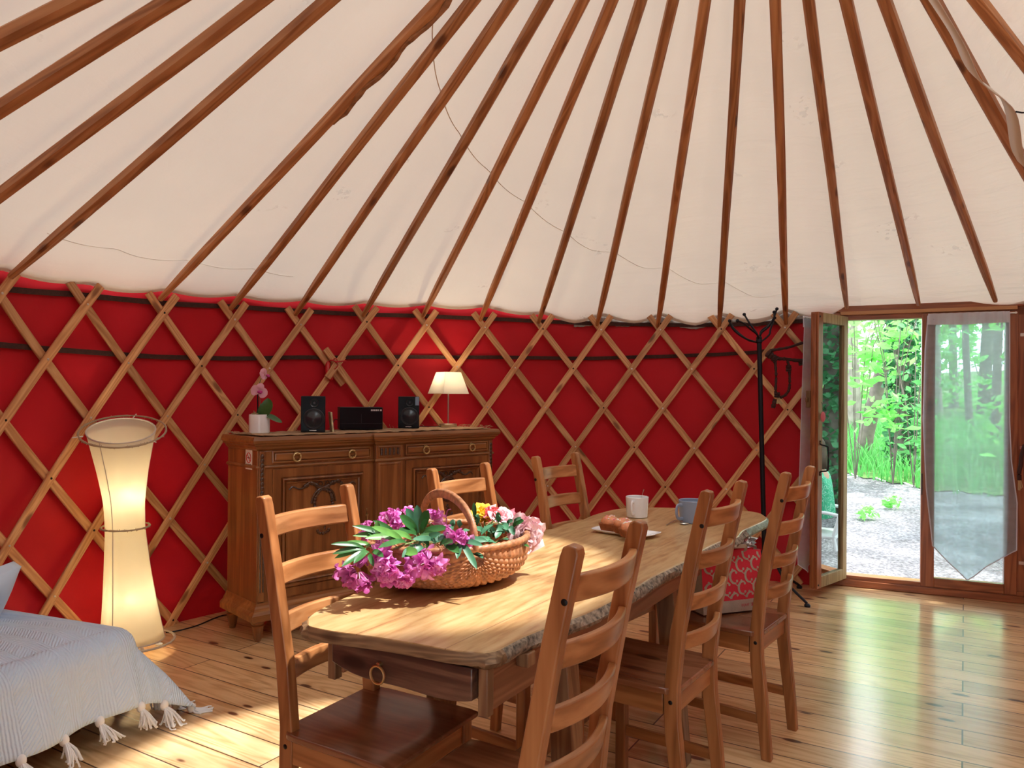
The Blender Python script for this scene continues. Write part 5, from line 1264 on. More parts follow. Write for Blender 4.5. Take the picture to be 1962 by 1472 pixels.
# ================================================================= muffins, mugs
pl=empty('serving_plate',on(1199,1024,TZ)); pl.rotation_euler=(0,0,math.radians(-38)); tag(pl,'white curved rectangular plate holding three muffins','plate')
bm=BM(); nx,ny=24,12; g=[]
for i in range(nx+1):
    a=[]
    for j in range(ny+1):
        x=-1+2*i/nx; y=-1+2*j/ny; r_=max(abs(x),abs(y)); cl=(1-.06*abs(y)**3) ; a.append(bm.verts.new((x*.135*cl,y*.062*(1-.05*abs(x)**3),.003+.016*max(abs(x)**3.5,.9*abs(y)**4))))
    g.append(a)
for i in range(nx):
    for j in range(ny): bm.faces.new((g[i][j],g[i+1][j],g[i+1][j+1],g[i][j+1]))
d_=obj('dish',bm,M_PLATE,pl,autos=180); so_=d_.modifiers.new('s','SOLIDIFY'); so_.thickness=.004; so_.offset=1; sb_=d_.modifiers.new('b','SUBSURF'); sb_.levels=1; sb_.render_levels=1
bm=BM(); box(bm,-.08,.08,-.035,.035,0,.004); obj('foot_ring',bm,M_PLATE,pl,bevel=.001)
M_CAKE=plain('baked_crust',(.30,.085,.022),.7,bump=.6,bscale=90,var=.35,vscale=30); M_CTOP=plain('muffin_top',(.68,.27,.13),.6,bump=.8,bscale=60,var=.35,vscale=35); M_SUG=plain('sugar_white',(.85,.78,.72),.5); M_SUGP=plain('sugar_pink',(.85,.25,.33),.5)
def muffin(px,py,label,sd,pinkish=.5):
    p=on(px,py,TZ+.012); r=empty('muffin',p,rf.uniform(0,1)); tag(r,label,'muffin','muffins on the white plate')
    bm=BM(); 
    for (z0,h0),(z1,h1) in (((0,.028),(.034,.037)),):
        A=[bm.verts.new(v) for v in ((-h0,-h0,z0),(h0,-h0,z0),(h0,h0,z0),(-h0,h0,z0))]; B_=[bm.verts.new(v) for v in ((-h1,-h1,z1),(h1,-h1,z1),(h1,h1,z1),(-h1,h1,z1))]
        for j in range(4): bm.faces.new((A[j],A[(j+1)%4],B_[(j+1)%4],B_[j]))
        bm.faces.new(A[::-1]); bm.faces.new(B_)
    obj('base',bm,M_CAKE,r,bevel=.006,seg=3)
    bm=BM(); ball(bm,(0,0,.034),.037,sz=.72,u=22,v=14); q=random.Random(sd)
    for v in bm.verts:
        x,y,z=v.co; v.co.x=max(-.0345,min(.0345,x)); v.co.y=max(-.0345,min(.0345,y)); v.co+=Vector((q.uniform(-1,1),q.uniform(-1,1),q.uniform(-1,1)))*.0012
        if v.co.z<.031: v.co.z=.031
    tp=obj('crumb_top',bm,M_CTOP,r,autos=180)
    for i in range(11):
        a=q.uniform(0,2*PI); t=q.uniform(.15,.95); x=.031*t*cos(a); y=.031*t*sin(a); z=.033+.027*math.sqrt(max(0,1-t*t*.85))
        bm=BM(); ball(bm,(x,y,z),.0045,sx=q.uniform(1,1.8),sy=q.uniform(.7,1.1),sz=.7,u=8,v=6); obj('sugar_nib',bm,M_SUGP if q.random()<pinkish else M_SUG,tp)
muffin(1169,1017,'muffin with pink sugar, at the left end of the white plate',1,.6); muffin(1194,1022,'muffin with white sugar nibs, in the middle of the plate',2,.2); muffin(1207,1030,'muffin partly behind the chair post, nearest the camera on the plate',3,.4)
def cupobj(loc,r0,r1,h,m,label,ha,hr,rz):
    r=empty('mug',loc,rz); tag(r,label,'mug')
    bm=BM(); lathe(bm,[(.0001,0),(r0*.8,0),(r0,.003),(r1,h-.002),(r1-.0015,h),(r1-.004,h-.002),(r0-.004,.008),(.0001,.006)],44); obj('cup_body',bm,m,r)
    bm=BM(); pts=smoothpts([(r1*.97,0,h*.80),(r1+hr*.75,0,h*.80),(r1+hr,0,h*.52),(r1+hr*.7,0,h*.24),(r0*.99,0,h*.20)],7); sweep(bm,pts,crect(.013,.008,.0025),up=Vector((0,1,0))); obj('handle',bm,m,r)
    return r
mw=cupobj(on(1220.5,991,TZ),.047,.052,.094,M_WHITECER,'white mug with a spoon standing in it',0,.026,math.radians(-118))
bm=BM(); lathe(bm,[(.0001,.060),(.0465,.060)],30); obj('tea',bm,plain('tea',(.10,.04,.02),.1),mw,smooth=False)
sp=empty('teaspoon',on(1220.5,991,TZ)+Vector((.0,.0,.0))); tag(sp,'steel teaspoon leaning inside the white mug','spoon')
bm=BM(); pts=smoothpts([(.012,-.010,.062),(.016,-.016,.09),(.024,-.018,.118),(.027,-.018,.128)],5); sweep(bm,[p_*1.0 for p_ in pts],crect(.010,.002,.0008),scales=[.5+.5*i/(len(pts)-1) for i in range(len(pts))]); obj('spoon_handle',bm,M_STEEL,sp)
bm=BM(); ball(bm,(.004,-.004,.030),.012,sx=.9,sy=.5,sz=1.5); tube(bm,[(.006,-.006,.045),(.012,-.010,.064)],.002,6); obj('spoon_bowl',bm,M_STEEL,sp)
mb=cupobj(on(1327,1001,TZ),.055,.061,.098,M_BLUECER,'grey-blue wide mug near the far end of the table',0,.030,math.radians(-152))
bm=BM(); lathe(bm,[(.0001,.060),(.056,.060)],30); obj('tea',bm,plain('coffee',(.05,.025,.015),.1),mb,smooth=False)
p0=on(1277,1006,TZ+.004); sp=empty('teaspoon',p0); tag(sp,'dark teaspoon lying on the table against the grey-blue mug','spoon')
p1=on(1299,995,TZ+.008)-p0; bm=BM(); sweep(bm,[Vector((0,0,0)),p1*.5+Vector((0,0,.002)),p1],crect(.007,.002,.0007)); obj('spoon_handle',bm,M_STEEL,sp)
p2=on(1313,1003,TZ+.004)-p0; bm=BM(); ball(bm,p2*.93+Vector((0,-.01,.002)),.016,sx=1.3,sy=.8,sz=.28); tube(bm,[p1,p2*.93+Vector((0,-.01,.002))],.0018,6); obj('spoon_bowl',bm,M_STEEL,sp)

# ================================================================= shopping bag on the far chair
M_JUTE=plain('bag_jute',(.52,.42,.32),.9,bump=.8,bscale=380,var=.15,vscale=20); M_BAGRED=plain('bag_red_print',(.72,.03,.055),.8,bump=.5,bscale=380)
bx_=Vector((.865,3.005,.456)); bag=empty('shopping_bag',bx_,math.radians(20)); tag(bag,'red and beige patterned jute shopping bag on the far chair\'s seat','bag')
BWd,BHt,BDp=.29,.235,.10
bm=BM(); nx,nz=16,10; 
def bagp(x,z,s): 
    bul=.012*sin(PI*(x+.5))*sin(PI*min(1,z*1.1)); return Vector((x*BWd*(1-.03*z),s*(BDp/2*(1-.55*z)+bul),z*BHt+.004*sin(x*9)*(z>.9)))
F=[[bm.verts.new(bagp(-.5+i/nx,j/nz,-1)) for j in range(nz+1)] for i in range(nx+1)]; B_=[[bm.verts.new(bagp(-.5+i/nx,j/nz,1)) for j in range(nz+1)] for i in range(nx+1)]
for i in range(nx):
    for j in range(nz):
        f=bm.faces.new((F[i][j],F[i+1][j],F[i+1][j+1],F[i][j+1])); f.material_index=1 if j>=2 else 0
        f=bm.faces.new((B_[i][j],B_[i][j+1],B_[i+1][j+1],B_[i+1][j])); f.material_index=1 if j>=2 else 0
for j in range(nz):
    bm.faces.new((F[0][j],F[0][j+1],B_[0][j+1],B_[0][j])); bm.faces.new((F[nx][j],B_[nx][j],B_[nx][j+1],F[nx][j+1]))
for i in range(nx): bm.faces.new((F[i][0],B_[i][0],B_[i+1][0],F[i+1][0]))
bb=obj('bag_body',bm,[M_JUTE,M_BAGRED],bag,autos=50)
# printed motif: a C in a drop, with two dots, in staggered rows on the near face
bm=BM()
def onbag(x,z): return bagp(x/BWd,z/BHt,-1)+Vector((0,-.0012,0))
def ribbon(bm,pts,w):
    P=[Vector((a,b_)) for a,b_ in pts]; row=[]
    for i,p_ in enumerate(P):
        t=(P[min(i+1,len(P)-1)]-P[max(i-1,0)]).normalized(); n=Vector((-t.y,t.x)); ww=w*(1-.5*abs(2*i/(len(P)-1)-1)**2)
        row.append([(p_+n*ww),(p_-n*ww)])
    lim=BWd/2-.004
    for a,b_ in zip(row,row[1:]):
        q=[a[0],a[1],b_[1],b_[0]]
        if all(abs(v.x)<lim and .050<v.y<BHt-.003 for v in q): bm.faces.new([bm.verts.new(onbag(v.x,v.y)) for v in q])
def disc(bm,cx,cz,r):
    if abs(cx)<BWd/2-.004-r and .05+r<cz<BHt-.003-r: bm.faces.new([bm.verts.new(onbag(cx+r*cos(2*PI*k/12),cz+r*sin(2*PI*k/12))) for k in range(12)])
sx_,sz_=.074,.070
for ci in range(-3,4):
    for ri in range(-1,6):
        cx=ci*sx_*1.0+.5*sx_*(ri%2); cz=.05+ri*sz_*.62
        C=[(cx+.020*cos(math.radians(a))-.002,cz+.024*sin(math.radians(a))) for a in range(62,300,12)]
        ribbon(bm,C,.0050); disc(bm,cx+.009,cz+.016,.0052); disc(bm,cx+.009,cz-.016,.0052)
        ribbon(bm,[(cx-.004,cz-.024),(cx+.010,cz-.034),(cx+.026,cz-.022)],.0026); disc(bm,cx+.030,cz-.016,.0048)
pm=obj('printed_motif',bm,M_JUTE,bb,smooth=False); pm['kind']='stuff'; pm['label']='beige printed curls'
# small red lettering and mark near the foot of the bag
def text(par,s,size,loc,rot,m,name='lettering',ext=.0004):
    cu=D.curves.new(name,'FONT'); cu.body=s; cu.size=size; cu.extrude=ext; cu.align_x='CENTER'; t0=D.objects.new('tmp',cu); COL.objects.link(t0); bpy.context.view_layer.update(); me=D.meshes.new_from_object(t0.evaluated_get(bpy.context.evaluated_depsgraph_get())); D.objects.remove(t0); me.name=name; me.materials.clear(); me.materials.append(m); o=D.objects.new(name,me); COL.objects.link(o); o['kind']='stuff'; o.parent=par; o.location=loc; o.rotation_euler=rot; return o
M_REDINK=plain('red_ink',(.60,.03,.05),.7)
text(bb,'EQUIT',.013,(.045,-.0545,.021),(PI/2,0,0),M_REDINK)
bm=BM()
for dx in (-.013,.013): bm.faces.new([bm.verts.new((.088+dx+ (dx*.6)*cos(2*PI*k/8)*1.0 if k%2 else .088+dx*.6+.004*cos(k),-.0555,.026+.0065*sin(2*PI*k/8))) for k in range(8)])
disc_=[bm.verts.new((.088+.006*cos(2*PI*k/10),-.0556,.026+.007*sin(2*PI*k/10))) for k in range(10)]; bm.faces.new(disc_)
obj('printed_mark',bm,M_REDINK,bb,smooth=False)
for s_ in (-1,):
    bm=BM(); sweep(bm,smoothpts([(-.06,s_*.03,BHt-.004),(-.05,s_*.045,BHt+.02),(.0,s_*.06,BHt+.025),(.05,s_*.045,BHt+.018),(.06,s_*.03,BHt-.004)],5),crect(.016,.002,.0005),up=Vector((0,1,0))) 
    obj('strap',bm,M_JUTE,bag)
# crumpled clear plastic between table edge and bag
bm=BM(); rr=random.Random(8); g=[]
pq=on(1432,1033,.715)
for i in range(11):
    a=[]
    for j in range(8): a.append(bm.verts.new((-.045+.09*i/10+rr.uniform(-.005,.005),rr.uniform(-.014,.014)+.01*sin(i),-.030+.052*j/7+rr.uniform(-.004,.004))))
    g.append(a)
for i in range(10):
    for j in range(7): bm.faces.new((g[i][j],g[i+1][j],g[i+1][j+1],g[i][j+1]))
pf=obj('plastic_wrapper',bm,plain('crumpled_foil',(.66,.68,.70),.22,.65),autos=20); pf.location=(pq.x+.005,pq.y+.02,.695); pf.rotation_euler=(0,0,.5)
tag(pf,'crumpled silvery wrapper sticking out of the patterned bag','wrapper')
# ================================================================= glass door
u_=(DR-DL); DLEN=u_.length; DA_=math.atan2(u_.y,u_.x)
def loc2w(x,y,z): c,s=cos(DA_),sin(DA_); return Vector((DL.x+x*c-y*s,DL.y+x*s+y*c,z))
def glass(name,gain):
    m,nt,b=mat(name); L=nt.links; nt.nodes.remove(b)
    tr=nd(nt,'ShaderNodeBsdfTransparent'); tr.inputs[0].default_value=(.96,.985,.975,1); gl=nd(nt,'ShaderNodeBsdfGlossy'); gl.inputs['Roughness'].default_value=.0; gl.inputs[0].default_value=(.9,1,.97,1)
    fr=nd(nt,'ShaderNodeFresnel',i_IOR=1.52); ml=nd(nt,'ShaderNodeMath',operation='MULTIPLY',i_1=gain,use_clamp=True); L.new(fr.outputs[0],ml.inputs[0])
    mx=nd(nt,'ShaderNodeMixShader'); L.new(ml.outputs[0],mx.inputs[0]); L.new(tr.outputs[0],mx.inputs[1]); L.new(gl.outputs[0],mx.inputs[2]); L.new(mx.outputs[0],nt.nodes['Material Output'].inputs[0]); return m
M_GLASS=glass('window_glass',1.7); M_GLASSR=glass('open_sash_glass',3.4)
def dbox(par,name,m,x0,x1,y0,y1,z0,z1,bev=.003):
    bm=BM(); box(bm,x0,x1,y0,y1,z0,z1); return obj(name,bm,m,par,bevel=bev)
fr=empty('trim_1',DL,DA_); tag(fr,kind='structure')
dbox(fr,'threshold',M_DOORX,.0,1.165,-.012,.09,.0,.075)
dbox(fr,'threshold_lip',M_DOORX,.0,1.165,-.022,-.012,.0,.045)
dbox(fr,'left_jamb',M_DOORW,.02,.086,-.0,.09,.0,1.86)
dbox(fr,'right_jamb',M_DOORW,1.094,1.175,-.0,.09,.0,1.89)
dbox(fr,'head',M_DOORX,.02,1.175,.0,.09,1.838,1.893)
dbox(fr,'head_strip',M_SLAT,.065,1.10,-.022,.004,1.872,1.896)
dbox(fr,'head_beam',M_DOORX,-.05,1.30,-.01,.10,1.893,1.935)
dbox(fr,'side_panel',M_DOORW,1.175,1.50,.02,.06,.0,1.90)
for z in (1.71,.99,.255):
    bm=BM(); lathe(bm,[(.0001,-.024),(.006,-.024),(.007,-.020),(.007,.020),(.006,.024),(.0001,.024)],12,c=(1.152,-.008,z)); box(bm,1.118,1.185,-.004,.001,z-.010,z+.010); h=obj('hinge',bm,M_STEEL,fr)
# right-hand sash, closed
d2=empty('door_2',DL,DA_); tag(d2,kind='structure')
dbox(d2,'left_stile',M_DOORW,.564,.643,-.022,.03,.052,1.86); dbox(d2,'right_stile',M_DOORW,1.036,1.105,-.022,.03,.052,1.86)
dbox(d2,'top_rail',M_DOORX,.643,1.036,-.022,.03,1.795,1.86); dbox(d2,'bottom_rail',M_DOORX,.643,1.036,-.022,.03,.052,.112)
dbox(d2,'pane',M_GLASS,.643,1.036,.002,.006,.112,1.795,0)
bm=BM(); box(bm,.600,.625,-.027,-.021,1.20,1.285); obj('lock_plate',bm,M_BOLT,d2,bevel=.002)
bm=BM(); box(bm,.566,.572,-.030,-.020,.66,.80); obj('bolt_plate',bm,M_BOLT,d2)
# left-hand sash, standing open into the room
HX=loc2w(.092,.0,0); SANG=math.radians(223)
d1=empty('door_1',HX,SANG); tag(d1,kind='structure')
SW=.452
# sash frame: x 0..SW from hinge to free edge; +y is the side facing the opening (outer face)
yo0,yo1=-.026,.026
dbox(d1,'hinge_stile',M_DOOROUT,.0,.062,yo0,yo1,.052,1.86); dbox(d1,'lock_stile',M_DOORW,SW-.066,SW,yo0,yo1,.052,1.86)
dbox(d1,'top_rail',M_DOOROUT,.062,SW-.066,yo0,yo1,1.795,1.86); dbox(d1,'bottom_rail',M_DOOROUT,.062,SW-.066,yo0,yo1,.052,.125)
dbox(d1,'pane',M_GLASSR,.062,SW-.066,.004,.008,.125,1.795,0)
dbox(d1,'edge_rebate',M_DOORW,SW,SW+.014,-.012,.012,.06,1.85)
for z in (.075,1.83): 
    bm=BM(); lathe(bm,[(.0001,.003),(.006,.003),(.007,0)],12,M=Matrix.Translation((SW-.02,yo1,z))@Matrix.Rotation(-PI/2,4,'X')); obj('screw',bm,M_BOLT,d1)
bm=BM(); box(bm,SW-.03,SW+.006,yo0-.028,yo0,1.235,1.345); box(bm,SW+.0,SW+.022,yo0-.024,yo0-.010,1.27,1.30); c=obj('lock_case',bm,plain('lock_brown',(.17,.10,.045),.4,.3),d1,bevel=.003)
bm=BM(); tube(bm,smoothpts([(SW-.03,yo1+.002,1.02),(SW-.03,yo1+.004,.995),(SW-.03,yo1+.045,.985),(SW-.03,yo1+.055,.965),(SW-.03,yo1+.055,.85),(SW-.03,yo1+.045,.825),(SW-.03,yo1+.004,.815),(SW-.03,yo1+.002,.79)],5),.005,8); obj('pull_handle',bm,M_BLACKM,d1)
pk=empty('hanging_heart',d1.matrix_world@Vector((0,0,0))); 
pkw=HX+Vector((cos(SANG)*(SW-.035)-sin(SANG)*(yo1+.015),sin(SANG)*(SW-.035)+cos(SANG)*(yo1+.015),1.175)); pk.location=pkw; pk.rotation_euler=(0,0,SANG)
tag(pk,'small round pink felt pendant hanging on the open door sash','pendant')
bm=BM(); ball(bm,(0,0.002,0),.030,sx=1.0,sy=.35,sz=1.15,u=16,v=10); obj('felt_disc',bm,plain('pink_felt',(.62,.16,.20),.9,bump=.6,bscale=200),pk)
bm=BM(); tube(bm,smoothpts([(0,0,.030),(.003,0,.06),(-.004,-.006,.085),(0,-.012,.095)],4),.0015,5); obj('cord',bm,M_BLACKM,pk)
# sheer curtains
m,nt,b=mat('sheer_curtain'); L=nt.links; nt.nodes.remove(b); tc=nd(nt,'ShaderNodeTexCoord')
tr=nd(nt,'ShaderNodeBsdfTransparent'); tr.inputs[0].default_value=(.74,.92,1,1); df=nd(nt,'ShaderNodeBsdfDiffuse'); df.inputs[0].default_value=(.74,.86,1,1); tl_=nd(nt,'ShaderNodeBsdfTranslucent'); tl_.inputs[0].default_value=(.80,.93,1,1)
m1=nd(nt,'ShaderNodeMixShader',i_0=.60); L.new(df.outputs[0],m1.inputs[1]); L.new(tl_.outputs[0],m1.inputs[2])
n=nd(nt,'ShaderNodeTexNoise',i_Scale=7.0,i_Detail=4.0); mpc=nd(nt,'ShaderNodeMapping'); mpc.inputs['Scale'].default_value=(1.5,1,5); L.new(tc.outputs['Object'],mpc.inputs[0]); L.new(mpc.outputs[0],n.inputs[0])
mrc=nd(nt,'ShaderNodeMapRange',i_1=.3,i_2=.7,i_3=.56,i_4=.63); L.new(n.outputs[0],mrc.inputs[0])
m2=nd(nt,'ShaderNodeMixShader'); L.new(mrc.outputs[0],m2.inputs[0]); L.new(tr.outputs[0],m2.inputs[1]); L.new(m1.outputs[0],m2.inputs[2]); L.new(m2.outputs[0],nt.nodes['Material Output'].inputs[0]); M_SHEER=m
def t2x(px):
    k=(px-CX)/FPX; return DLEN*(DL.y*k-DL.x)/((DR.x-DL.x)-(DR.y-DL.y)*k)
def z_at(px,py):
    x=t2x(px); w=loc2w(x,-.03,0); return at(px,py,w.y).z
def tab(T,v):
    for (a,b0),(c,d0) in zip(T,T[1:]):
        if a<=v<=c: return b0+(d0-b0)*(v-a)/(c-a)
    return T[-1][1] if v>T[-1][0] else T[0][1]
Ledge=[(0,t2x(1776)),(.15,t2x(1771)),(.45,t2x(1768)),(.75,t2x(1775)),(1,t2x(1788))]
Redge=[(0,t2x(1931)),(.45,t2x(1932)),(.62,t2x(1936)),(.80,t2x(1948)),(1,t2x(1948))]
BOT=[(0,z_at(1788,1046)),(.22,z_at(1822,1081)),(.42,z_at(1854,1111)),(.62,z_at(1885,1090)),(.82,z_at(1918,1068)),(1,z_at(1948,1055))]
def curtain(parent,L_,R_,B_,ztop,y0,label,folds,nx=90,nz=60,root=None):
    r=root; bm=BM(); g=[]
    for i in range(nx+1):
        s=i/nx; a=[]; zb=tab(B_,s)
        for j in range(nz+1):
            t=j/nz; x=tab(L_,t)*(1-s)+tab(R_,t)*s; z=ztop+(zb-ztop)*t
            y=y0+ .010*sin(s*folds*2*PI+1.2*t)*(.5+.5*t)+.006*sin(s*folds*5.3+t*3)-.012*sin(PI*t)*(.3+s*.5)
            if t<.03: y=y0+.006*sin(s*60)
            a.append(bm.verts.new((x,y,z)))
        g.append(a)
    for i in range(nx):
        for j in range(nz): bm.faces.new((g[i][j],g[i+1][j],g[i+1][j+1],g[i][j+1]))
    hem=[]
    edge=[g[0][j].co.copy() for j in range(nz+1)]+[g[i][nz].co.copy() for i in range(1,nx+1)]+[g[nx][j].co.copy() for j in range(nz-1,-1,-1)]
    topz=[(g[i][0].co.copy(),g[i][2].co.copy()) for i in range(nx+1)]
    cl=obj('cloth',bm,M_SHEER,r,autos=180)
    bm=BM(); sweep(bm,edge,rect(.007,.0015),up=Vector((0,1,0))); c=obj('hem',bm,M_HEM,r); 
    bm=BM(); pr=None
    for a_,b_ in topz:
        q=(bm.verts.new(a_+Vector((0,-.007,.012))),bm.verts.new(b_+Vector((0,-.009,-.01))))
        if pr: bm.faces.new((pr[0],q[0],q[1],pr[1]))
        pr=q
    obj('rod_pocket',bm,M_HEM,r,autos=180)
    return r
M_HEM=cloth_translucent('curtain_hem',(.80,.82,.90),.5,mixw=.4)
cr=empty('sheer_curtain',DL,DA_); tag(cr,'long white sheer curtain with a pointed hem over the closed door sash','curtain')
curtain(None,Ledge,Redge,BOT,1.848,-.040,'',3.2,root=cr)
bm=BM(); tube(bm,[(.625,-.036,1.848),(1.085,-.036,1.848)],.005,8); ball(bm,(1.088,-.036,1.848),.008); obj('curtain_rod',bm,M_WHITEP,cr)
cr=empty('sheer_curtain',HX,SANG); tag(cr,'white sheer curtain hanging behind the open door sash','curtain')
curtain(None,[(0,.03),(1,.05)],[(0,SW-.005),(.25,SW+.006),(.6,SW+.018),(.9,SW+.045),(1,SW+.03)],[(0,.42),(.5,.20),(.8,.14),(1,.20)],1.83,-.075,'',2.5,nx=50,root=cr)
bm=BM(); tube(bm,[(.02,-.075,1.83),(SW+.004,-.075,1.83)],.005,8); obj('curtain_rod',bm,M_WHITEP,cr)
# doorstop wedge and grey rubber thing on the floor right of the door
p=on(1547,1102,0); wd=empty('door_wedge',(p.x,p.y+.02,0),.6); tag(wd,'small pale wooden wedge on the floor behind the open door','wedge')
bm=BM(); prism(bm,[(0,0),(.10,0),(.10,.045),(0,.008)],'y',-.02,.02); w2_=obj('wedge_block',bm,M_SLAT,wd,bevel=.002); w2_.rotation_euler=(0,0,0)
p=on(1962,1158,0); gt=empty('grey_tyre',(p.x+.03,p.y-.03,0)); tag(gt,'dark grey rubber wheel edge standing by the right door jamb','wheel')
bm=BM(); torus(bm,(0,0,.052),.040,.0125,M=Matrix.Rotation(.5,4,'Z')@Matrix.Rotation(PI/2,4,'X'),n=30,m=10); obj('tyre',bm,plain('grey_rubber',(.09,.11,.13),.7),gt)
bm=BM(); lathe(bm,[(.0001,-.010),(.030,-.008),(.030,.008),(.0001,.010)],20,M=Matrix.Translation((0,0,.052))@Matrix.Rotation(.5,4,'Z')@Matrix.Rotation(PI/2,4,'X')); obj('hub',bm,M_BOLT,gt)
# second dark strap right of the door
sp2=at(1957,905,4.70); r2=empty('braided_strap',sp2); tag(r2,'dark braided strap with straw ends right of the curtained sash','strap')
bm=BM(); tube(bm,smoothpts([(.02,0,.17),(.0,0,.10),(-.004,0,.05),(-.014,0,.0),(-.012,0,-.05)],6),.012,8); obj('strap',bm,M_HAIR,r2)
bm=BM()
for i in range(12): tube(bm,[(-.012+rt.uniform(-.006,.006),0,-.03),(-.016+rt.uniform(-.014,.02),-.01,-.105+rt.uniform(-.01,.01))],.002,4)
obj('straw_tassel',bm,M_HAIRL,r2)

# --- unseen glazed opening added behind the camera to let in fill daylight
wa0,wa1=FILL_A-FILL_H,FILL_A+FILL_H
q0=wallpt(wa0,3.12,0); q1=wallpt(wa1,3.12,0); ww=(q1-q0); wi=empty('fill_opening',q0,math.atan2(ww.y,ww.x)); tag(wi,kind='structure'); wl=ww.length
for nm,(x0,x1,z0,z1) in {'left_post':(0,.07,0,1.95),'right_post':(wl-.07,wl,0,1.95),'top_rail':(.07,wl-.07,1.86,1.95),'bottom_rail':(.07,wl-.07,0,.12),'middle_post':(wl/2-.05,wl/2+.05,.12,1.86)}.items():
    dbox(wi,nm,M_DOORW,x0,x1,-.03,.03,z0,z1)
dbox(wi,'pane',M_GLASS,.07,wl-.07,-.002,.002,.12,1.86,0)

# ================================================================= outside
def gz(x,y):
    w=loc2w(0,0,0); d=Vector((x-2.7,y-5.1)).length
    g=-.10+.088*max(0,d-.6)*min(1,max(0,(y-3.5)/3)); g+=.18*max(0,(3.9-x)/3)*max(0,min(1,(y-8.5)/3))
    g-=.36*max(0,min(1,(x-3.9)/.4))*max(0,min(1,(6.9-y)/.9))
    return g
def pathmask(x,y):                                   # >0 on the gravel path
    # left border of the path, running back to the right
    T=[(0,13),(3.5,11.2),(4.4,10),(4.9,8.8),(5.6,8.3),(8,8.0),(40,8.0)]
    for (a,b0),(c,d0) in zip(T,T[1:]):
        if a<=x<=c: return b0+(d0-b0)*(x-a)/(c-a)-y
    return 1
m,nt,b=mat('gravel_ground'); L=nt.links; tc=nd(nt,'ShaderNodeTexCoord')
n1=nd(nt,'ShaderNodeTexNoise',i_Scale=38.0,i_Detail=5.0); L.new(tc.outputs['Object'],n1.inputs[0]); n2=nd(nt,'ShaderNodeTexNoise',i_Scale=3.0,i_Detail=5.0); L.new(tc.outputs['Object'],n2.inputs[0])
v1=nd(nt,'ShaderNodeTexVoronoi',i_Scale=60.0); L.new(tc.outputs['Object'],v1.inputs[0])
r1=rampn(nt,n1.outputs[0],[(.3,(.12,.11,.12)),(.5,(.26,.25,.27)),(.7,(.44,.43,.46))]); r2=rampn(nt,n2.outputs[0],[(.4,(.6,.6,.6)),(.65,(1,1,1))])
mxg=nd(nt,'ShaderNodeMix',data_type='RGBA',blend_type='MULTIPLY',i_0=1.0); L.new(r1.outputs[0],mxg.inputs[6]); L.new(r2.outputs[0],mxg.inputs[7]); L.new(mxg.outputs[2],b.inputs['Base Color']); b.inputs['Roughness'].default_value=.95
bp=nd(nt,'ShaderNodeBump',i_Strength=.8,i_Distance=.02); L.new(v1.outputs[0],bp.inputs['Height']); L.new(bp.outputs[0],b.inputs['Normal']); M_GRAV=m
M_SOIL=plain('grassy_soil',(.10,.20,.05),.95,bump=1,bscale=20,var=.5,vscale=5)
def terrain(name,test,m,dz=0):
    bm=BM(); vv={}
    def V(i,j):
        if (i,j) not in vv: x=-2+i*.175; y=-6+j*.175; vv[(i,j)]=bm.verts.new((x,y,gz(x,y)+dz)); 
        return vv[(i,j)]
    for i in range(180):
        for j in range(200):
            x=-2+(i+.5)*.175; y=-6+(j+.5)*.175
            if (Vector((x,y))-Vector((YC.x,YC.y))).length<2.6: continue
            if loc2w(.6,0,0) and ((x-DL.x)*sin(-DA_)*1+(y-DL.y)*cos(DA_))<-.2 and (Vector((x,y))-Vector((YC.x,YC.y))).length<3.4: continue
            if test(x,y): bm.faces.new((V(i,j),V(i+1,j),V(i+1,j+1),V(i,j+1)))
    return tag(obj(name,bm,m,autos=180),kind='structure')
terrain('gravel_path',lambda x,y:pathmask(x,y)>-.2,M_GRAV)
terrain('grass_bank',lambda x,y:pathmask(x,y)<=.05,M_SOIL,.012)
ro=random.Random(77)
def leafmat(name,c,tc_,mixw=.5):
    m,nt,b=mat(name); L=nt.links; b.inputs['Roughness'].default_value=.5
    oi=nd(nt,'ShaderNodeTexCoord'); n=nd(nt,'ShaderNodeTexNoise',i_Scale=3.5,i_Detail=3.0); L.new(oi.outputs['Object'],n.inputs[0])
    r=rampn(nt,n.outputs[0],[(.3,tuple(v*.6 for v in c)),(.7,tuple(min(1,v*1.35) for v in c))]); L.new(r.outputs[0],b.inputs['Base Color'])
    tr=nd(nt,'ShaderNodeBsdfTranslucent'); tr.inputs[0].default_value=(*tc_,1); mx=nd(nt,'ShaderNodeMixShader',i_0=mixw); L.new(b.outputs[0],mx.inputs[1]); L.new(tr.outputs[0],mx.inputs[2]); L.new(mx.outputs[0],nt.nodes['Material Output'].inputs[0]); return m
M_LF1=leafmat('fresh_leaves',(.22,.58,.14),(.34,.88,.22)); M_LF2=leafmat('mid_leaves',(.12,.38,.12),(.20,.62,.20)); M_IVY=leafmat('ivy_leaves',(.06,.22,.09),(.05,.22,.08),.3); M_GRS=leafmat('grass_blades',(.13,.42,.12),(.16,.55,.14))
M_TRUNK=plain('tree_bark',(.17,.145,.12),.95,bump=1,bscale=14,var=.5,vscale=6); M_TRUNKL=plain('pale_tree_bark',(.30,.27,.23),.95,bump=1,bscale=14,var=.4,vscale=6)
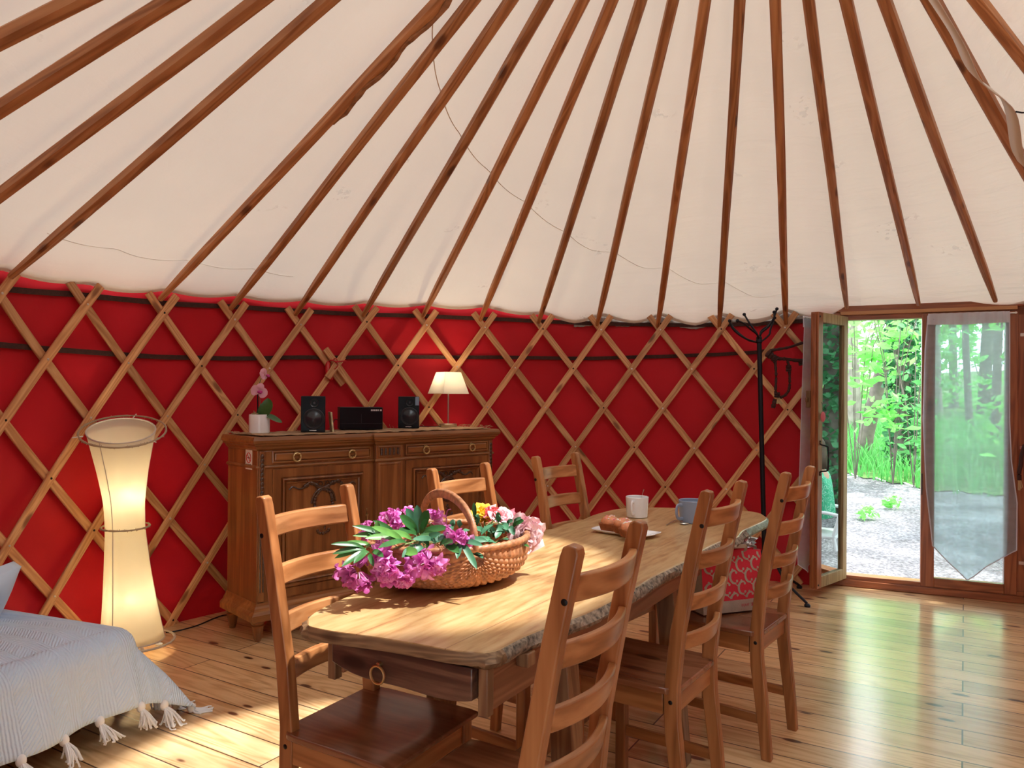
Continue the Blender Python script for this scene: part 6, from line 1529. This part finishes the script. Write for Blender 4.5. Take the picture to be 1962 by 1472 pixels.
def leaves(bm,fn,n,s0,s1,ar=.45,flat=.5):
    for _ in range(n):
        c=fn(); s=ro.uniform(s0,s1); d=Vector((ro.uniform(-1,1),ro.uniform(-1,1),ro.uniform(-.7,.4))).normalized(); nr=Vector((ro.uniform(-1,1),ro.uniform(-1.2,.4),ro.uniform(-.2,1.6))); sd=d.cross(nr)
        if sd.length<.05: continue
        sd.normalize(); a=bm.verts.new(c-d*s*.5); e=bm.verts.new(c+d*s*.5); up=sd.cross(d)*s*.08
        l=bm.verts.new(c+sd*s*ar*.5+d*s*.05+up); r=bm.verts.new(c-sd*s*ar*.5+d*s*.05+up); l2=bm.verts.new(c+sd*s*ar*.36-d*s*.28); r2=bm.verts.new(c-sd*s*ar*.36-d*s*.28)
        bm.faces.new((a,l2,l,e)); bm.faces.new((a,e,r,r2))
def tree(px,Y,rad,h,lean,label,crown=None,m=None,nl=900,ls=(.07,.13),lm=None,ivy=0,ghost=False,X=None,grp='trees in the wood outside'):
    x=(px-CX)/FPX*Y if X is None else X; z=gz(x,Y)-.05; r=empty('woodland_tree',(x,Y,z)); tag(r,label,'tree',grp)
    bm=BM(); pts=[]; sc=[]; n=14
    for i in range(n+1):
        t=i/n; pts.append(Vector((lean*h*t+.05*sin(t*5+px),.03*sin(t*7),h*t))); sc.append((1.25 if i==0 else 1.0)-.45*t)
    tube(bm,pts,rad,12,scales=sc); obj('trunk',bm,m or M_TRUNK,r)
    if ivy:
        bm=BM()
        def f():
            t=ro.random()**.9*.8; p=pts[int(t*n)].lerp(pts[min(n,int(t*n)+1)],ro.random()); a=ro.uniform(0,2*PI); q=rad*(1.05+ro.random()*.9); return p+Vector((cos(a)*q,sin(a)*q,0))
        leaves(bm,f,ivy,.06,.11,.8); o=obj('ivy',bm,M_IVY,r,autos=10); o['label']='dark ivy round the trunk'
    if crown:
        bm=BM()
        for (cx,cy,cz,rx,ry,rz,k) in crown:
            def f(cx=cx,cy=cy,cz=cz,rx=rx,ry=ry,rz=rz):
                while True:
                    v=Vector((ro.uniform(-1,1),ro.uniform(-1,1),ro.uniform(-1,1)))
                    if v.length<1 and (sin(v.x*7+cx*3)+sin(v.z*6+cy)+sin(v.y*5))>-1.2: return Vector((cx+v.x*rx,cy+v.y*ry,cz+v.z*rz))
            leaves(bm,f,int(nl*k),*ls)
        obj('crown',bm,lm or M_LF1,r,autos=10)
    return r
tree(1652,11.0,.105,6,.20,'leaning bare trunk seen through the open doorway',crown=[(1.2,0,5.3,.8,.7,.6,.5)])
tree(1728,10.2,.12,6,-.02,'ivy-clad trunk beside the leaning one, seen through the doorway',ivy=2600,crown=[(0,0,5.2,.8,.7,.7,.5)])
tree(1636,13.5,.12,7,-.005,'straight trunk behind the leaning one, next to the open sash',m=M_TRUNKL,crown=[(0,0,6.2,.9,.8,.7,.5)])
tree(1750,13,.07,6,.01,'thin trunk just left of the door mullion, behind the ivy-clad one',crown=[(0,0,5.4,.5,.5,.6,.4)])
labs=['slim pale trunk behind the curtain, first from the mullion','slim pale trunk behind the curtain, second from the mullion','slim dark trunk in the middle behind the curtain','thick trunk behind the curtain near its right hem','slim trunk behind the curtain close to the door jamb']
for (px,Y,rad,ln),lb in zip(((1800,14,.07,.0),(1824,17,.09,.01),(1856,13,.06,-.01),(1890,15,.12,.02),(1915,12,.07,0)),labs):
    tree(px,Y,rad,7,ln,lb,m=M_TRUNKL if px<1850 else M_TRUNK,crown=[(0,0,5.4,.7,.6,.9,.8)],lm=M_LF2)
# leafy understorey, each bush a thing
def bush(px,Y,z0,rx,ry,rz,n,label,lm,ls=(.08,.15),X=None,ar=.45):
    x=(px-CX)/FPX*Y if X is None else X; z=gz(x,Y); r=empty('leafy_bush',(x,Y,z)); tag(r,label,'bush','bushes in the wood outside')
    bm=BM()
    for i in range(5):
        a=ro.uniform(0,2*PI); tube(bm,[(0,0,-.03),(cos(a)*rx*.3,sin(a)*ry*.3,z0),(cos(a)*rx*.7,sin(a)*ry*.7,z0+rz*.7)],.006,5)
    obj('stem',bm,M_TRUNK,r)
    bm=BM(); cl=[(Vector((ro.uniform(-.8,.8)*rx,ro.uniform(-.8,.8)*ry,z0+ro.uniform(-.8,.9)*rz)),ro.uniform(.18,.42)) for _ in range(int(n/26)+3)]
    def f():
        c,s=ro.choice(cl); v=Vector((ro.gauss(0,.5),ro.gauss(0,.5),ro.gauss(0,.28)))*s; p=c+v; p.z=max(.02,p.z); return p
    leaves(bm,f,n,*ls,ar); obj('foliage',bm,lm,r,autos=10); return r
bush(1640,9.6,1.7,.70,.5,.8,230,'big-leaved chestnut growth across the leaning trunk',M_LF1,(.12,.20))
bush(1712,9.2,1.45,.40,.4,1.0,210,'big-leaved sapling in front of the ivy-clad trunk',M_LF1,(.11,.19))
bush(1752,9.0,1.0,.30,.4,.9,180,'low leafy bush at the path corner by the mullion',M_LF2,(.09,.15))
for (px,Y,z0,rx,rz,n),lb in zip(((1640,15.5,1.6,1.6,1.9,1500),(1700,17,2.0,1.8,2.2,1700),(1770,16.5,1.8,1.7,2.2,1700),(1835,18.5,2.0,2.0,2.4,1700),(1895,16.5,1.8,1.8,2.2,1600),(1955,15,1.8,1.8,2.2,1400)),
    ('bright thicket far behind the leaning trunk','bright thicket far behind the ivy-clad trunk','thicket far behind the door mullion','thicket far behind the middle of the curtain','thicket far behind the right part of the curtain','thicket far behind the door jamb')):
    bush(px,Y,z0,rx,1.2,rz,int(n*.62),lb,M_LF1,(.12,.24))
for (X,Y),lb in zip(((7.3,9.2),(9.0,8.6),(7.6,6.8),(9.5,6.0),(6.9,4.4)),('thicket mirrored at the top of the open sash','thicket beyond the seated person, farther one','thicket behind the mirrored ivy tree','thicket right of the mirrored ivy tree','thicket beside the seated person')):
    bush(0,Y,1.7,1.3,1.1,1.9,900,lb,M_LF1,(.12,.22),X=X)
tree(0,6.51,.22,6,0,'thick ivy-covered tree mirrored in the open door sash',ivy=5200,X=6.17,crown=[(0,0,5.2,1.0,.9,.9,.6)])
tree(0,5.0,.16,6.5,0,'tall tree shading the gravel path right of the yurt door',X=7.4,crown=[(-.6,.5,5.6,2.3,2.2,1.0,1.0)])
tree(0,7.6,.14,6,0,'second trunk mirrored in the open door sash',X=7.0,crown=[(0,0,5.2,1.0,.9,.9,.6)])
# grass
def grass(name,label,n,fn,h0,h1):
    bm=BM()
    for _ in range(n):
        x,y=fn(); z=gz(x,y); h=ro.uniform(h0,h1); a=ro.uniform(0,2*PI); d=Vector((cos(a),sin(a),0))*h*ro.uniform(.2,.7); w=Vector((-sin(a+.6),cos(a+.6),0))*ro.uniform(.006,.014)
        b0=Vector((x,y,z)); m1=b0+d*.35+Vector((0,0,h*.65)); e=b0+d+Vector((0,0,h))
        v=[bm.verts.new(p_) for p_ in (b0-w,b0+w,m1+w*.7,m1-w*.7,e)]; bm.faces.new(v[:4]); bm.faces.new((v[3],v[2],v[4]))
    return tag(obj(name,bm,M_GRS,autos=10),label,'grass',kind='stuff')
def gf():
    while True:
        x=ro.uniform(3.2,9.5); y=ro.uniform(7.6,14)
        if pathmask(x,y)<.05+.15*ro.random(): return x,y
grass('grass','tall green grass along the edge of the gravel path',11000,gf,.10,.36)
for (px,Y),lb in (((1666,7.55),'small green weed growing in the gravel, the one nearer the sash'),((1713,7.95),'small green weed growing in the gravel, the one nearer the mullion')):
    x=(px-CX)/FPX*Y; w_=empty('path_weed',(x,Y,gz(x,Y))); tag(w_,lb,'weed'); bm=BM()
    leaves(bm,lambda:Vector((ro.uniform(-.09,.09),ro.uniform(-.06,.06),ro.uniform(.02,.14))),40,.05,.09); obj('foliage',bm,M_LF1,w_,autos=10)
# ================================================================= seated person outside, seen mirrored in the open sash
PX,PY=4.30,5.66; PZ=gz(PX,PY)
ch=empty('garden_chair',(PX,PY,PZ),math.radians(-150)); tag(ch,'white plastic garden chair outside, mirrored in the open sash','chair')
def gb(nm,*a): 
    bm=BM(); box(bm,*a); return obj(nm,bm,M_WHITEP,ch,bevel=.006)
gb('seat',-.24,.24,-.24,.22,.40,.425)
bm=BM(); 
for i in range(7): 
    x=-.20+.4*i/6; tube(bm,[(x,-.22,.43),(x*1.05,-.27,.62),(x*.95,-.31,.82)],.011,6)
tube(bm,smoothpts([(-.25,-.22,.43),(-.26,-.28,.65),(-.18,-.33,.85),(.18,-.33,.85),(.26,-.28,.65),(.25,-.22,.43)],6),.016,8); obj('backrest',bm,M_WHITEP,ch)
for x in (-.23,.23):
    for y,dy in ((-.22,-.08),(.20,.05)):
        bm=BM(); tube(bm,[(x,y,.41),(x*1.15,y+dy,.0)],.018,8); obj('leg',bm,M_WHITEP,ch)
    bm=BM(); tube(bm,smoothpts([(x*1.08,.19,.41),(x*1.15,.20,.60),(x*1.15,.10,.64),(x*1.15,-.15,.64),(x*1.08,-.27,.62)],5),.015,8); obj('armrest',bm,M_WHITEP,ch)
pr=empty('person',(PX,PY,PZ),math.radians(-150)); tag(pr,'person in a green patterned shirt seated outside, mirrored in the sash','person')
M_SKIN=plain('skin',(.62,.36,.26),.5); M_HAIRP=plain('brown_hair',(.08,.045,.025),.6,bump=.6,bscale=80)
m,nt,b=mat('green_patterned_shirt'); L=nt.links; tc=nd(nt,'ShaderNodeTexCoord'); n=nd(nt,'ShaderNodeTexNoise',i_Scale=13.0,i_Detail=1.0,i_Distortion=2.5); L.new(tc.outputs['Object'],n.inputs[0]); r=rampn(nt,n.outputs[0],[(.46,(.05,.42,.22)),(.5,(.45,.80,.62)),(.55,(.06,.48,.26))]); L.new(r.outputs[0],b.inputs['Base Color']); b.inputs['Roughness'].default_value=.85; M_SHIRT=m
M_SKIRT=plain('pale_blue_skirt',(.62,.74,.84),.85,bump=.3,bscale=60)
def skin(name,verts,edges,m,parent,sub=2,rootv=0):
    me=D.meshes.new(name); me.from_pydata([v[0] for v in verts],edges,[]); o=D.objects.new(name,me); COL.objects.link(o); o.parent=parent
    sk=o.modifiers.new('skin','SKIN'); sk.use_smooth_shade=True
    for i,v in enumerate(verts):
        rd=v[1]; rd=rd if isinstance(rd,tuple) else (rd,rd); me.skin_vertices[0].data[i].radius=rd; me.skin_vertices[0].data[i].use_root=(i==rootv)
    s_=o.modifiers.new('sub','SUBSURF'); s_.levels=sub; s_.render_levels=sub; me.materials.append(m); return o
V=[((0,-.08,.52),(.15,.12)),((0,-.07,.66),(.13,.10)),((0,-.05,.82),(.15,.105)),((0,-.03,.95),(.12,.08)),((0,-.01,1.03),.052),((0,.01,1.10),.055),((0,.025,1.19),(.082,.095)),((0,.02,1.27),(.062,.075)),
 ((-.17,-.03,.95),.052),((-.23,.03,.76),.042),((-.20,.20,.66),.033),((-.18,.27,.66),.024),((.17,-.03,.95),.052),((.24,.02,.76),.042),((.20,.19,.66),.033),((.18,.26,.66),.024),
 ((-.10,.10,.50),.085),((-.11,.36,.48),.062),((-.11,.36,.25),.050),((-.11,.36,.07),.036),((-.11,.46,.03),.030),((.10,.10,.50),.085),((.11,.38,.48),.062),((.11,.39,.25),.050),((.11,.38,.07),.036),((.11,.48,.03),.030)]
Ed=[(0,1),(1,2),(2,3),(3,4),(4,5),(5,6),(6,7),(3,8),(8,9),(9,10),(10,11),(3,12),(12,13),(13,14),(14,15),(0,16),(16,17),(17,18),(18,19),(19,20),(0,21),(21,22),(22,23),(23,24),(24,25)]
skin('body',V,Ed,M_SKIN,pr)
for s in (-1,1):
    for i in range(4): skin('finger',[((s*.18+(i-1.5)*.016,.27,.66),.009),((s*.18+(i-1.5)*.018,.305,.658),.008),((s*.18+(i-1.5)*.018,.335-.006*abs(i-1.3),.645),.007)],[(0,1),(1,2)],M_SKIN,pr,1)
    skin('thumb',[((s*.165,.25,.665),.010),((s*.14,.275,.668),.009),((s*.135,.30,.66),.0075)],[(0,1),(1,2)],M_SKIN,pr,1)
skin('shirt',[((0,-.08,.53),(.168,.138)),((0,-.07,.66),(.152,.122)),((0,-.05,.82),(.166,.125)),((0,-.03,.955),(.125,.09)),((0,-.012,1.005),(.066,.062)),((-.165,-.03,.95),.070),((-.205,.0,.84),.062),((.165,-.03,.95),.070),((.205,-.0,.84),.062)],[(0,1),(1,2),(2,3),(3,4),(3,5),(5,6),(3,7),(7,8)],M_SHIRT,pr)
skin('skirt',[((0,-.06,.53),(.17,.13)),((-.10,.12,.52),(.11,.10)),((-.11,.37,.49),(.085,.08)),((-.11,.38,.22),(.085,.06)),((.10,.12,.52),(.11,.10)),((.11,.39,.49),(.085,.08)),((.11,.40,.22),(.085,.06))],[(0,1),(1,2),(2,3),(0,4),(4,5),(5,6)],M_SKIRT,pr)
bm=BM(); ball(bm,(0,.005,1.225),.105,sx=.86,sy=1.0,sz=1.05,u=20,v=14)
for v in bm.verts:
    if v.co.y>.06 and v.co.z<1.27: v.co.y=.055
for k in range(30):
    a=PI+PI*k/29; tube(bm,[(.085*cos(a),.09*sin(a)-.0,1.22),(.095*cos(a),.10*sin(a),1.12),(.085*cos(a),.09*sin(a)-.01,1.02)],.014,5)
obj('hair',bm,M_HAIRP,pr,autos=180)
bm=BM(); ball(bm,(0,.122,1.175),.013,sx=.8,sy=1.1,sz=1.5); obj('nose',bm,M_SKIN,pr)
for s in (-1,1):
    bm=BM(); ball(bm,(s*.032,.105,1.20),.012); obj('eye',bm,M_WHITEP,pr)
    bm=BM(); ball(bm,(s*.078,.02,1.185),.018,sx=.4,sz=1.3); obj('ear',bm,M_SKIN,pr)
bm=BM(); ball(bm,(0,.112,1.135),.020,sx=1.1,sy=.4,sz=.35); obj('mouth',bm,plain('lips',(.5,.16,.14),.5),pr)
